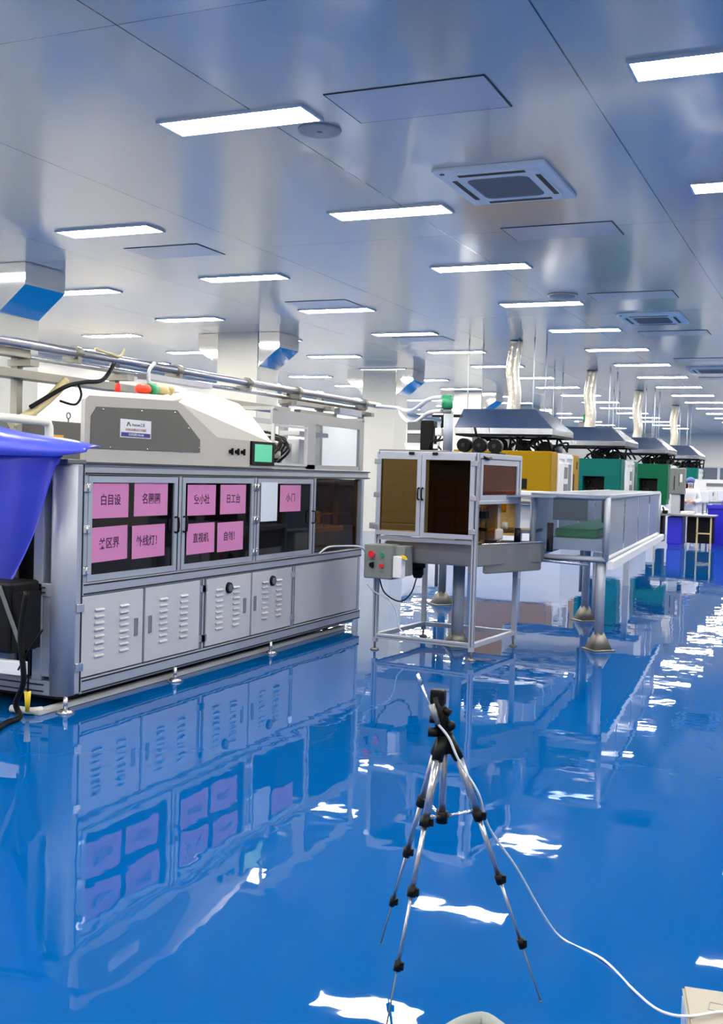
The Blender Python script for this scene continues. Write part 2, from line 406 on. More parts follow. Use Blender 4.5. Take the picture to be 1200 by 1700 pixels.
for z in (1.49, .745, .715, .15, .11): g.box(-4.9, X0-.16, 5.295, 5.301, z-.004, z+.004)
part('groove_strip', g, 'groove', mc)
# upper doors
for k, (y0, y1, hy, hs) in enumerate(((5.485, 6.47, 6.44, 5.47), (6.53, 7.55, 6.545, 7.555), (7.605, 8.6, 8.585, 7.6))):
    d = part('door', MB().frame_x(X0-.022, X0+.004, y0, y1, .775, 1.43, .04), 'alu', mc)
    part('window', MB().box(X0-.016, X0-.008, y0+.03, y1-.03, .8, 1.4), 'dark_glass', d)
    part('handle', MB().tube([(X0, hy, 1.15), (X0+.035, hy, 1.147), (X0+.035, hy, 1.053), (X0, hy, 1.05)], .007, smooth=2), 'black', d)
    for z in (1.355, 1.1, .845): part('hinge', MB().box(X0-.002, X0+.01, hs-.03, hs+.03, z-.024, z+.024, .003).cyl((X0+.008, hs, z-.03), (X0+.008, hs, z+.03), .007), 'alu_bright', d)
# lower doors
for k, (y0, y1, hy, hs, cols) in enumerate(((5.42, 6.095, 6.015, 5.425, (5.575, 5.835)), (6.101, 6.8, 6.175, 6.83, (6.285, 6.54)), (6.87, 7.545, 7.45, 6.85, (7.02, 7.27)), (7.55, 8.24, 7.615, 8.26, (7.73, 7.965)))):
    d = part('door', MB().box(X0-.02, X0-.002, y0+.02, y1, .185, .685, .003), 'panel', mc)
    for c in cols:
        lv = MB()
        for i in range(8):
            z = .592-i*.0415
            if k >= 2 and abs((z-.592)) < .01 and False: continue
            lv.prism([(X0-.003, z+.008), (X0+.012, z-.002), (X0+.012, z-.006), (X0-.003, z-.008)], 'y', c, c+.092)
        part('louvre_column', lv, 'panel', d)
    part('recessed_handle', MB().box(X0-.003, X0+.001, hy-.012, hy+.012, .382, .487).frame_x(X0-.002, X0+.004, hy-.018, hy+.018, .375, .494, .006), 'panel_edge', d)
    for z in (.62, .255): part('hinge', MB().box(X0-.002, X0+.01, hs-.035, hs+.035, z-.026, z+.026, .003), 'alu_bright', d)
    if k >= 2:
        fy = 7.2 if k == 2 else 7.895
        part('fan_ring', MB().cyl((X0-.005, fy, .595), (X0+.016, fy, .595), .044, .04, 28), 'black', d)
        part('fan_cover', MB().cyl((X0+.01, fy, .595), (X0+.02, fy, .595), .028, n=24), 'lens', d)
part('side_panel', MB().box(X0-.018, X0-.004, 8.305, 9.62, .185, .685, .003), 'panel', mc)
e_ = MB().box(XB, X0-.05, 9.69, 9.705, .18, .69); e_.box(XB+.005, XB+.02, 5.35, 9.65, .18, .69).box(XB+.005, XB+.02, 5.35, 8.6, .69, 1.44)
part('rear_panel', e_, 'panel', mc)
part('end_panel', MB().box(-4.36, -4.27, 5.31, 5.325, .2, .69).box(-4.46, -4.375, 5.305, 5.32, .2, .69, .004), 'alu', mc)
part('dark_fill', MB().box(-5.33, -4.5, 5.4, 8.6, .2, 1.43), 'black', mc)  # black block standing in for the dark inside of the cabinet
part('floor_pan', MB().box(XB+.05, X0-.05, 5.35, 9.65, .06, .09), 'black', mc)
# open end with turntable
def sup(a, b, cx, cy, n=48): return [(cx+a*math.copysign(abs(math.cos(k*2*PI/n))**.6, math.cos(k*2*PI/n)), cy+b*math.copysign(abs(math.sin(k*2*PI/n))**.6, math.sin(k*2*PI/n))) for k in range(n)]
part('turntable_drum', MB().prism(sup(.44, .46, -4.78, 9.17), 'z', .775, .95), 'drum', mc)
part('turntable_plate', MB().prism(sup(.46, .475, -4.78, 9.17), 'z', .95, .985), 'turntable', mc)
part('guide_rail', MB().tube([(-4.33, 8.75, 1.12), (-4.31, 9.2, 1.115), (-4.36, 9.68, 1.11)], .009).cyl((-4.33, 9.0, .99), (-4.33, 9.0, 1.16), .006), 'alu_bright', mc)
part('tinted_window', MB().box(X0-.05, X0-.044, 8.665, 9.66, .78, 1.43), 'tint_brown', mc)
part('end_skirt', MB().box(-5.3, -4.31, 9.635, 9.665, .77, .985), 'drum', mc)
part('end_pane', MB().box(-5.3, -4.33, 9.68, 9.685, .985, 1.43), 'tint_dark', mc)
part('tinted_window', MB().box(-5.32, -5.315, 8.65, 9.65, .78, 1.43), 'tint_dark', mc)
part('camera_unit', MB().box(-4.95, -4.75, 9.0, 9.15, 1.0, 1.35, .01).cyl((-4.75, 9.07, 1.2), (-4.6, 9.07, 1.2), .04).box(-4.9, -4.6, 9.35, 9.5, 1.0, 1.12, .02), 'turntable', mc)
# cable conduit along the worktop
part('conduit', MB().tube([(X0+.02, 8.72, .775), (X0+.02, 8.9, .82), (X0+.02, 9.2, .815), (X0+.02, 9.5, .80), (X0+.03, 9.66, .77), (X0+.04, 9.74, .69), (-4.2, 9.8, .58)], .009), 'cable_white', mc)
for y in (5.26, 6.44, 7.84): part('levelling_foot', MB().cyl((-4.235, y+.03, .02), (-4.235, y+.03, .1), .014).cyl((-4.235, y+.03, 0), (-4.235, y+.03, .022), .062, .03, 24), 'alu_bright', mc)
for y in (5.6, 6.6, 7.72, 9.3):
    part('caster', MB().cyl((-4.45, y-.0, .045), (-4.41, y-.0, .045), .044, n=24).box(-4.46, -4.40, y-.02, y+.05, .05, .092), 'black', mc)
# ---- housing on the deck
H0 = -4.26
def hull(pts):
    b = bmesh.new()
    for p in pts: b.verts.new(p)
    r = bmesh.ops.convex_hull(b, input=b.verts)
    bmesh.ops.delete(b, geom=[g for g in r['geom_interior'] if isinstance(g, bmesh.types.BMVert)], context='VERTS')
    bmesh.ops.dissolve_limit(b, angle_limit=.03, verts=b.verts, edges=b.edges)
    mb = MB(); mb._merge(b); return mb
hm = MB().prism([(5.45, 1.516), (5.45, 1.9), (5.49, 1.925), (6.44, 1.958), (6.5, 1.95), (7.0, 1.728), (7.86, 1.718), (7.875, 1.7), (7.875, 1.516)], 'x', H0-.03, H0)
hs_ = part('housing', hm, 'housing', mc)
part('rear_shell', hull([(H0-.03, 5.45, 1.516), (H0-.03, 5.45, 1.9), (H0-.03, 5.49, 1.925), (H0-.03, 6.44, 1.958), (H0-.03, 6.3, 1.516), (-4.33, 5.6, 1.965), (-4.36, 6.55, 2.0), (-5.1, 6.7, 1.99), (-5.1, 6.7, 1.516), (-5.1, 7.0, 1.99), (-5.1, 7.0, 1.516), (-4.36, 6.75, 2.01)]), 'housing', hs_)
part('slanted_cover', hull([(H0-.002, 6.5, 1.95), (H0-.002, 7.0, 1.728), (H0-.002, 7.86, 1.718), (H0-.03, 7.86, 1.516), (H0-.03, 6.5, 1.516), (-4.4, 6.86, 2.062), (-4.43, 7.3, 2.05), (-4.45, 7.62, 2.02), (-4.42, 7.79, 1.93), (-4.36, 7.84, 1.83),
     (-5.1, 7.2, 2.03), (-5.1, 7.8, 1.98), (-5.1, 7.86, 1.8), (-5.1, 7.86, 1.516), (-5.1, 6.9, 1.516)]), 'housing_lit', hs_)
part('side_plate', MB().prism([(5.505, 1.6), (5.507, 1.80), (5.56, 1.86), (6.45, 1.895), (6.755, 1.70), (6.757, 1.61)], 'x', H0, H0+.006), 'dark_panel', hs_)
sc = MB()
for y, z in ((5.62, 1.845), (6.03, 1.862), (6.42, 1.875), (6.6, 1.775), (6.74, 1.64), (6.53, 1.612), (6.1, 1.612), (5.7, 1.612)): sc.ball((H0+.006, y, z), .007, n=8)
part('screws', sc, 'alu_bright', hs_)
LPx = H0+.0065
lb = part('maker_plate', MB().box(H0, LPx+.001, 5.8, 6.14, 1.682, 1.8), 'label_white', hs_)
part('plate_band', MB().box(LPx, LPx+.002, 5.81, 6.13, 1.688, 1.715), 'label_blue', hs_)
lg = MB(); X_ = LPx+.002
lg.prism([(5.865, 1.756), (5.878, 1.78), (5.892, 1.784), (5.902, 1.77), (5.915, 1.756), (5.903, 1.756), (5.89, 1.774), (5.88, 1.765), (5.878, 1.756)], 'x', LPx, X_)
part('plate_logo', lg, 'label_teal', hs_)
part('plate_name', place(textmesh('Aautoon工业', .026, 1.0), onx(X_, 5.995, 1.767)), 'label_teal', hs_)
part('plate_line', place(textmesh('自动化检测设备专业制造', .02, 1.05), onx(X_, 5.97, 1.733)), 'label_red', hs_)
part('plate_phone', place(textmesh('自动检测机 M20.A08', .019, 1.0), onx(X_+.001, 5.97, 1.701)), 'label_white', hs_)
part('screen_bezel', MB().box(H0-.01, H0+.02, 7.49, 7.862, 1.535, 1.722, .004), 'black', hs_)
part('display', MB().box(H0+.018, H0+.022, 7.53, 7.81, 1.562, 1.7), 'screen', hs_)
for y in (7.18, 7.27, 7.36):
    part('rotary_switch', MB().cyl((H0, y, 1.63), (H0+.022, y, 1.63), .015, n=16).box(H0+.018, H0+.032, y-.007, y+.007, 1.605, 1.655), 'black', hs_)
# ---- glazed cage on the deck
cg = MB()
for (ya, yb) in ((7.9, 8.585), (8.62, 9.72)):
    pass
cg.box(-5.2, -4.28, 7.9, 7.96, 1.99, 2.02).box(-5.2, -4.28, 9.68, 9.74, 1.99, 2.02).box(-4.3, -4.28, 8.5, 8.68, 1.515, 2.0).box(-4.3, -4.28, 9.64, 9.74, 1.515, 2.0)
cg.box(-4.3, -4.28, 7.88, 8.5, 1.885, 2.0).box(-4.3, -4.28, 8.68, 9.64, 1.91, 2.0).box(-4.3, -4.28, 7.88, 9.66, 1.515, 1.555)
cg.box(-5.2, -5.18, 7.88, 9.74, 1.515, 1.56).box(-5.2, -5.18, 7.88, 9.74, 1.95, 2.0).box(-5.2, -5.16, 8.6, 8.66, 1.515, 2.0).box(-5.2, -4.3, 9.72, 9.74, 1.515, 1.56).box(-5.2, -5.16, 9.7, 9.74, 1.515, 2.0)
cage = part('glazed_cage', cg, 'cage_grey', mc)
part('window_frame', MB().frame_x(-4.29, -4.265, 7.88, 8.5, 1.54, 1.88, .02), 'panel', cage)
part('clear_pane', MB().box(-4.292, -4.288, 8.68, 9.64, 1.555, 1.91), 'clear', cage)
cc = MB()
for i in range(9):
    y = 7.95+i*.055; cc.tube([(-4.5, y, 1.56), (-4.45+.1*random.random(), y+.1, 1.68+.1*random.random()), (-4.7, y+.2, 1.75+.08*random.random()), (-4.9, y+.1, 1.6)], .012, 6)
part('cables', cc, 'cable_black', cage)
part('gearbox', MB().box(-4.85, -4.5, 8.15, 8.5, 1.52, 1.74, .03).cyl((-4.45, 8.25, 1.6), (-4.45, 8.25, 1.66), .05), 'beam_worn', cage)
part('terminal_block', MB().box(-4.6, -4.5, 7.95, 8.02, 1.56, 1.68).box(-4.5, -4.4, 8.0, 8.05, 1.52, 1.57), 'red', cage)
part('terminal_block', MB().box(-4.9, -4.7, 8.9, 9.05, 1.52, 1.75, .01).box(-4.9, -4.7, 9.2, 9.35, 1.52, 1.8, .01).box(-4.7, -4.5, 8.8, 9.4, 1.82, 1.86), 'panel', cage)

# ---- taped pink sheets
sheets = [('pink sheet at the upper left of the first window, black handwriting', 5.53, 5.91, 1.165, 1.385, '白目设', 0),
 ('pink sheet at the upper right of the first window, black handwriting', 5.972, 6.36, 1.168, 1.39, '名圆圆', 0),
 ('pink sheet at the lower left of the first window, tilted', 5.522, 5.906, .892, 1.111, '关区界', .02),
 ('pink sheet at the lower right of the first window, reading a light warning', 5.958, 6.335, .889, 1.108, '外线灯！', .01),
 ('pink sheet at the upper left of the middle window', 6.61, 6.99, 1.157, 1.377, '空小社', 0),
 ('pink sheet at the upper right of the middle window', 7.057, 7.436, 1.157, 1.378, '日工台', 0),
 ('pink sheet at the lower left of the middle window', 6.61, 6.985, .879, 1.1, '直视机', .01),
 ('pink sheet at the lower right of the middle window', 7.028, 7.408, .876, 1.096, '自创！', .01),
 ('only pink sheet on the third window, right of the white sheet', 8.003, 8.377, 1.156, 1.377, '小 门', 0)]
for lb, y0, y1, z0, z1, tx, rot in sheets:
    yc, zc = (y0+y1)/2, (z0+z1)/2
    mb = MB().box(0, .0015, -(y1-y0)/2, (y1-y0)/2, -(z1-z0)/2, (z1-z0)/2)
    o = part('paper_sheet', mb, 'pink'); o.location = (X0-.0075, yc, zc); o.rotation_euler = (rot, 0, 0)
    tag(o, lb, 'paper sheet', 'pink paper sheets taped to the machine windows')
    part('writing', place(textmesh(tx, .075, .95, .0012), onx(.0018, 0, 0)), 'ink', o, local=True)
o = single('paper_sheet', MB().box(X0+.0045, X0+.006, 7.657, 7.935, 1.085, 1.4), 'paper', 'tall white sheet taped over the left part of the third window', 'paper sheet')

# ---- things lying on the housing
t = thing('signal_lamp', 'small dark red lamp on top of the machine housing', 'signal lamp', (-4.5, 6.1, 1.985))
part('base', MB().cyl((-4.5, 6.1, 1.965), (-4.5, 6.1, 1.99), .026), 'machine_white', t); part('lens', MB().cyl((-4.5, 6.1, 1.99), (-4.5, 6.1, 2.05), .022, .02), 'red', t)
t = thing('stop_button', 'orange-red round plastic button lying on the machine housing', 'button', (-4.48, 6.4, 2.0))
part('cap', MB().ball((-4.48, 6.36, 2.035), .05, (1, 1.5, .8)), 'orange_red', t)
part('collar', MB().cyl((-4.48, 6.42, 2.035), (-4.48, 6.5, 2.04), .044), 'green_plastic', t)
part('plug', MB().ball((-4.48, 6.58, 2.05), .042, (1, 1.9, 1)).tube([(-4.48, 6.62, 2.07), (-4.5, 6.75, 2.07), (-4.55, 6.8, 2.04)], .02), 'turntable', t)
single('cable', MB().tube([(-6.9, 10.0, 2.62), (-6.88, 9.86, 2.5), (-6.86, 9.9, 2.3), (-6.84, 10.05, 2.1), (-6.8, 10.1, 1.8), (-6.8, 10.1, .9), (-6.8, 10.1, .02)], .02), 'cable_white', 'pale cable hanging from the pipe gantry behind the machine housing', 'cable')

# ================================================================ FLOOR TRUNKING UNDER THE MACHINE
single('cable_trunking', MB().box(-4.36, -4.31, 5.15, 9.5, .0, .035, .006).tube([(-4.335, 5.2, .025), (-4.38, 5.14, .025), (-4.5, 5.12, .03)], .022), 'pvc', 'long pale trunking lying on the floor under the cabinet machine', 'cable trunking')

# ================================================================ BLUE PLASTIC SHEET
def curtain():
    mb = MB(); b = bmesh.new(); nx, nz = 26, 20; g = []
    for i in range(nx+1):
        u = i/nx; col = []
        x = -4.72+u*.555
        zb = .56+.98*u**1.35 - .0
        for j in range(nz+1):
            v = j/nz; z = 1.545-(1.545-min(zb, 1.5))*v
            xx = x - .28*(1-0)*0 - v*.0
            y = 5.13+.012*math.sin(9*u+2*v)+.02*v*math.sin(5*u)
            col.append(b.verts.new((xx, y, z)))
        g.append(col)
    for i in range(nx):
        for j in range(nz):
            f = b.faces.new((g[i][j], g[i+1][j], g[i+1][j+1], g[i][j+1])); f.smooth = True
    r = bmesh.ops.solidify(b, geom=list(b.faces), thickness=.004)
    mb._merge(b); return mb
bt = thing('plastic_cover', 'bright blue plastic cover draped at the left edge beside the cabinet machine', 'plastic cover', (-4.5, 5.1, .6))
part('curtain', curtain(), 'blue_sheet', bt)
mb = MB(); b = bmesh.new()
ring = []
n = 24
for i in range(n+1):
    u = i/n; x = -4.85+u*.885
    zt = 1.725-.125*u - .008*math.sin(u*6); zm = (1.64-.05*u); zb = 1.54+.03*max(0, (u-.75)/.25)
    ring.append([b.verts.new((x, 5.32-.1*u, zt)), b.verts.new((x, 5.2, (zt+zm)/2+.01)), b.verts.new((x, 5.11, zm)), b.verts.new((x, 5.09, zb))])
for A, B in zip(ring, ring[1:]):
    for k in range(3): f = b.faces.new((A[k], B[k], B[k+1], A[k+1])); f.smooth = True
bmesh.ops.recalc_face_normals(b, faces=b.faces); bmesh.ops.solidify(b, geom=list(b.faces), thickness=.005); mb._merge(b)
part('hood', mb, 'blue_sheet', bt)

# black equipment under the cover
t = thing('black_case', 'black box-shaped unit on a pale rail under the blue plastic cover', 'equipment case', (-4.6, 5.05, .25))
part('body', MB().box(-5.2, -4.4, 4.99, 5.24, .38, .8, .02), 'black', t)
part('strap', MB().hexa([(-4.5, 4.98, .78), (-4.47, 4.98, .78), (-4.29, 4.98, .41), (-4.32, 4.98, .41)], [(-4.5, 4.985, .78), (-4.47, 4.985, .78), (-4.29, 4.985, .41), (-4.32, 4.985, .41)]), 'machine_grey', t)
part('shroud', MB().box(-4.4, -4.36, 5.0, 5.2, .4, .74), 'black', t)
part('rail', MB().box(-5.4, -4.32, 5.0, 5.05, .26, .34, .004), 'machine_white', t)
part('leg', MB().box(-5.35, -5.3, 5.0, 5.05, 0, .26), 'machine_white', t); part('leg', MB().box(-4.85, -4.8, 5.0, 5.05, 0, .26), 'machine_white', t)
single('cable', MB().tube([(-4.27, 4.97, .76), (-4.3, 4.96, .5), (-4.28, 4.97, .25), (-4.36, 5.0, .1), (-4.33, 5.0, .02), (-4.3, 4.85, .018), (-4.2, 4.62, .018), (-4.1, 4.4, .018)], .017), 'cable_black', 'thick black cable running down to the blue floor at the left edge', 'cable')
single('cable', MB().tube([(-4.15, 4.97, .55), (-4.24, 4.96, .42), (-4.33, 4.98, .3)], .006), 'cable_black', 'thin black cable stretched beside the round corner post', 'cable')
t = thing('plug', 'yellow plug hanging on a thin cable near the floor', 'plug', (-4.4, 5.12, .02))
part('body', MB().cyl((-4.36, 5.1, .03), (-4.36, 5.1, .15), .012, .02), 'yellow_plastic', t); part('cord', MB().tube([(-4.36, 5.1, .15), (-4.355, 5.1, .3), (-4.34, 5.08, .4)], .006), 'cable_black', t)

# ================================================================ BROWN GLASS CABINET ON LEGS
def bx(P):  # local frame of the box: s along front, d depth
    return P
CB = thing('glass_cabinet', 'open-frame aluminium cabinet on thin legs with brown tinted glass doors', 'cabinet', (-3.62, 8.53, 0), rz=-.085)
W, D, T = .925, 1.0, 1.685
f = MB()
for x, y in ((0, 0), (W-.04, 0), (0, D-.04), (W-.04, D-.04)): f.box(x, x+.04, y, y+.04, .07, T, .003)
for z in (.1, T-.04):
    f.box(.04, W-.04, 0, .04, z, z+.04, .003).box(.04, W-.04, D-.04, D, z, z+.04, .003).box(0, .04, .04, D-.04, z, z+.04, .003).box(W-.04, W, .04, D-.04, z, z+.04, .003)
f.box(.04, W-.04, 0, .04, .94, .975, .003).box(0, .04, .04, D-.04, .94, .975).box(W-.04, W, .04, D-.04, 1.27, 1.3, .003)
f.box(.02, W-.02, .04, .1, T-.045, T)
part('frame', f, 'alu', CB, local=True)
g = MB()
for x in (.018, W-.022): g.box(x, x+.006, -.001, .003, .11, T)
g.box(W-.002, W+.001, .016, .022, .11, T); g.box(.05, W-.05, -.001, .003, .118, .122)
part('groove_strip', g, 'groove', CB, local=True)
part('top_plate', MB().box(.005, W-.005, .005, D-.005, T-.005, T+.004), 'panel', CB, local=True)
for k, (x0, x1) in enumerate(((.015, .425), (.43, .9))):
    d = part('door', MB().frame_y(-.022, -.002, x0, x1, .985, 1.66, .036), 'alu', CB, local=True)
    part('tinted_pane', MB().box(x0+.03, x1-.03, -.014, -.009, 1.01, 1.63), 'tint_brown', d, local=True)
    hx = .413 if k == 0 else .447
    part('handle', MB().tube([(hx, -.02, 1.385), (hx, -.05, 1.382), (hx, -.05, 1.298), (hx, -.02, 1.295)], .007, smooth=2), 'black', d, local=True)
    part('latch', MB().box((.335, .55)[k]-.025, (.335, .55)[k]+.025, -.03, -.02, 1.66, 1.685, .003), 'black', d, local=True)
    hx = .02 if k == 0 else .9
    for z in (1.6, 1.32, 1.05): part('hinge', MB().box(hx-.03, hx+.025, -.028, -.018, z-.022, z+.022, .003), 'alu_bright', d, local=True)
part('side_pane', MB().box(W-.02, W-.016, .16, .9, 1.3, 1.62), 'tint_orange', CB, local=True)
part('side_frame', MB().frame_x(W-.03, W-.008, .08, D-.05, 1.3, 1.64, .045), 'alu', CB, local=True)
part('side_pane', MB().box(W-.02, W-.016, .12, .5, .98, 1.265), 'tint_brown', CB, local=True)
part('rear_pane', MB().box(.04, W-.04, D-.02, D-.016, .98, 1.64), 'tint_brown', CB, local=True)
part('dark_backing', MB().box(.42, .80, .14, .36, .98, 1.62, .006), 'drum', CB, local=True)  # dark block added so the right door's pane reads dark
part('door_closer', MB().tube([(W-.01, .1, 1.66), (W+.01, .16, 1.645), (W, .26, 1.65)], .012), 'black', CB, local=True)
for x, y in ((.02, .02), (W-.02, .02), (.02, D-.02), (W-.02, D-.02)):
    part('levelling_foot', MB().cyl((x, y, .015), (x, y, .08), .01).cyl((x, y, 0), (x, y, .018), .042, .02, 20), 'foot_steel', CB, local=True)
# inner tray (continues to the right past the cabinet)
def tf(x, y): c, s_ = math.cos(-.085), math.sin(-.085); return (-3.62+c*x-s_*y, 8.53+s_*x+c*y)
t = thing('sorting_tray', 'grey sheet metal tray passing through the glass cabinet and resting on floor posts', 'machine tray', (-3.1, 9.2, 0))
P = [(-3.56, 8.6), (-2.72, 8.56), (-2.56, 9.15), (-2.42, 9.45), (-2.42, 9.62), (-3.5, 9.5)]
part('tray', MB().prism(P, 'z', .755, .93, .01), 'tray', t)
part('side_skirt', MB().prism([(-2.72, 8.72), (-2.56, 9.1), (-2.42, 9.5), (-2.60, 9.6), (-2.75, 9.3)], 'z', .685, .93, .01), 'tray', t)
part('rim', MB().tube([(-2.73, 8.7, .935), (-2.57, 9.12, .935), (-2.42, 9.48, .935)], .008), 'alu_bright', t)
part('post', MB().cyl((-3.067, 9.15, .05), (-3.067, 9.15, .755), .056, n=8), 'alu', t)
part('post_foot', MB().cyl((-3.067, 9.15, 0), (-3.067, 9.15, .012), .16, n=4).cyl((-3.067, 9.15, .01), (-3.067, 9.15, .13), .13, .055, 4), 'foot_steel', t)
part('motor', MB().cyl((-3.36, 8.9, .69), (-3.36, 8.9, .756), .065).cyl((-3.36, 8.9, .63), (-3.36, 8.9, .69), .05).cyl((-3.36, 8.9, .60), (-3.36, 8.9, .63), .035, .048), 'black', t)
part('feeder', MB().box(-2.98, -2.83, 9.0, 9.2, .93, 1.24, .008).box(-2.82, -2.72, 9.1, 9.2, .93, 1.3, .006).box(-2.76, -2.66, 8.9, 9.1, .96, 1.06, .02).cyl((-2.7, 9.2, 1.08), (-2.66, 9.2, 1.08), .03), 'housing', t)
part('feeder_head', MB().box(-2.92, -2.78, 8.95, 9.05, 1.14, 1.2, .004).cyl((-2.9, 8.98, 1.05), (-2.74, 9.0, 1.04), .015).cyl((-2.58, 9.25, .93), (-2.58, 9.25, 1.06), .028), 'black', t)
part('pulley_block', MB().cyl((-2.9, 8.85, .93), (-2.9, 8.85, .95), .14, n=32).cyl((-2.9, 8.85, .95), (-2.9, 8.85, .97), .11, n=32), 'foot_steel', t)
# control box on the left front leg
t = thing('control_box', 'grey electrical box with red and green buttons fixed to the cabinet leg', 'control box', (-3.66, 8.4, .62), rz=-.1)
part('enclosure', MB().box(0, .27, 0, .14, .0, .29, .012), 'control_grey', t, local=True)
part('side_lip', MB().box(.265, .36, .05, .2, .03, .28, .004), 'control_grey', t, local=True)
part('stop_button', MB().cyl((.085, -.03, .205), (.085, 0, .205), .028, .022, 24), 'red', t, local=True)
part('start_button', MB().cyl((.18, -.02, .205), (.18, 0, .205), .016).box(.172, .188, -.03, -.005, .185, .225, .003), 'green_plastic', t, local=True)
part('rotary_switch', MB().cyl((.08, -.018, .115), (.08, 0, .115), .02).box(.09, .102, -.028, -.005, .09, .14, .003), 'black', t, local=True)
part('indicator', MB().cyl((.175, -.02, .11), (.175, 0, .11), .018), 'red', t, local=True)
part('nameplate', MB().box(.055, .115, -.002, .001, .155, .165).box(.155, .2, -.002, .001, .06, .068), 'machine_grey', t, local=True)
part('power_adapter', MB().box(.285, .365, -.02, .06, .02, .2, .008), 'label_white', t, local=True)
part('plug', MB().prism([(.34, .19), (.40, .175), (.38, .2), (.35, .21)], 'y', -.01, .03), 'yellow_plastic', t, local=True)
single('cable', MB().tube([(-3.52, 8.42, .625), (-3.48, 8.45, .5), (-3.4, 8.6, .42), (-3.36, 8.75, .48), (-3.36, 8.87, .6)], .006), 'cable_black', 'thin black cable looping from the control box to the motor', 'cable')
single('cable', MB().tube([(-3.66, 8.47, .57), (-3.6, 8.5, .5), (-3.5, 8.52, .45), (-3.42, 8.55, .36), (-3.4, 8.6, .2), (-3.3, 8.6, .12), (-3.26, 8.58, .14)], .006), 'cable_white', 'thin white cable hanging inside the cabinet legs', 'cable')

# ================================================================ GUARDED CONVEYOR
cv = thing('guarded_conveyor', 'conveyor with green belt inside a clear framed guard, on two floor posts', 'conveyor', (-2.2, 10, 0))
def L2(u, v):  # u across (0 right edge, negative left), v along
    return (-1.88+u-.07*v, 9.6+v-.0*u)
f = MB()
def bar(u0, v0, z0, u1, v1, z1, r=.014):
    a, b_ = L2(u0, v0), L2(u1, v1); f.cyl((*a, z0), (*b_, z1), r*1.3, n=4)
zt, zb = 1.345, .80
for u, v in ((0, 0), (-.66, 0), (0, 5.4), (-.66, 5.4)): bar(u, v, zb, u, v, zt, .022)
for z in (zb, zt):
    bar(-.66, 0, z, 0, 0, z, .02); bar(0, 0, z, 0, 5.4, z, .02); bar(-.66, 0, z, -.66, 5.4, z, .02)
part('guard_frame', f, 'alu', cv)
def quad(u0, v0, u1, v1, z0, z1, th=.004):
    a, b_ = L2(u0, v0), L2(u1, v1); d = Vector((b_[0]-a[0], b_[1]-a[1], 0)).normalized(); nrm = Vector((-d.y, d.x, 0))*th
    A = [(a[0], a[1], z0), (b_[0], b_[1], z0), (b_[0], b_[1], z1), (a[0], a[1], z1)]
    return MB().hexa(A, [tuple(Vector(p)+nrm) for p in A])
part('front_pane', quad(-.64, 0, -.02, 0, zb+.02, zt-.02), 'clear', cv)
part('inner_screen', quad(-.64, .9, -.3, .9, 1.1, zt-.02), 'cage_grey', cv)
for i in range(4):
    part('side_pane', quad(0, .05+i*1.35, 0, 1.3+i*1.35, zb+.02, zt-.02), 'frosted', cv)
    part('side_pane', quad(-.66, .05+i*1.35, -.66, 1.3+i*1.35, zb+.02, zt-.02), 'frosted', cv)
a, b_, c_, d_ = L2(-.68, -.03), L2(.02, -.03), L2(.02, 5.42), L2(-.68, 5.42)
part('lid', MB().prism([a, b_, c_, d_], 'z', zt+.01, zt+.022), 'frosted', cv)
part('lid_extension', MB().prism([L2(-1.0, -.6), L2(-.45, -.3), L2(-.45, .3), L2(-.68, .3), L2(-.95, -.3)], 'z', 1.33, 1.345), 'frosted', cv)
part('side_apron', MB().prism([L2(-.66, .02), L2(-1.0, -.25), L2(-1.0, .35), L2(-.66, .5)], 'z', 1.0, 1.03), 'smoke', cv)
part('belt', MB().prism([L2(-.5, .25), L2(-.12, .25), L2(-.12, 5.3), L2(-.5, 5.3)], 'z', .97, 1.05, .01), 'belt_green', cv)
part('belt_bed', MB().prism([L2(-.56, .2), L2(-.06, .2), L2(-.06, 5.3), L2(-.56, 5.3)], 'z', .86, .965), 'machine_white', cv)
part('motor', MB().cyl((*L2(-.52, .12), .84), (*L2(-.52, .12), 1.1), .03), 'black', cv)
for i in range(5): part('guide_post', MB().cyl((*L2(-.3+.06*i, 2+.2*i), 1.05), (*L2(-.3+.06*i, 2+.2*i), 1.3), .012), 'machine_grey', cv)
part('lower_rail', MB().cyl((*L2(-.72, -.02), .775), (*L2(-.15, 0), .75), .014), 'alu_bright', cv)
part('side_channel', MB().hexa([(*L2(.02, 0), .72), (*L2(.07, 0), .72), (*L2(.07, 5.6), .72), (*L2(.02, 5.6), .72)], [(*L2(.02, 0), .79), (*L2(.07, 0), .79), (*L2(.07, 5.6), .79), (*L2(.02, 5.6), .79)]), 'machine_white', cv)
for x, y in ((-1.926, 9.536+.12), (-2.469, 11.592)):
    part('post', MB().cyl((x, y, .1), (x, y, .86), .042, n=12).cyl((x-.06, y+.03, .3), (x-.06, y+.03, .86), .02), 'alu', cv)
    part('post_foot', MB().cyl((x, y, 0), (x, y, .012), .15, n=4).cyl((x, y, .01), (x, y, .16), .125, .045, 4), 'foot_steel', cv)
# second enclosed line behind
t = thing('feed_line', 'long low white enclosed conveyor line behind the clear conveyor guard', 'conveyor', (-3.4, 15.6, 0))
part('cover', MB().box(-4.6, -2.6, 15.6, 16.3, 1.24, 1.3, .01), 'machine_white', t)
part('side', MB().box(-4.55, -2.62, 15.65, 16.25, .75, 1.24, .01), 'panel', t)
part('rollers', MB().box(-4.5, -2.7, 15.5, 15.6, 1.12, 1.17).cyl((-4.4, 15.5, 1.15), (-2.8, 15.5, 1.15), .03), 'foot_steel', t)
for x in (-4.4, -2.8): part('leg', MB().box(x-.04, x+.04, 15.8, 15.88, 0, .75), 'alu', t)

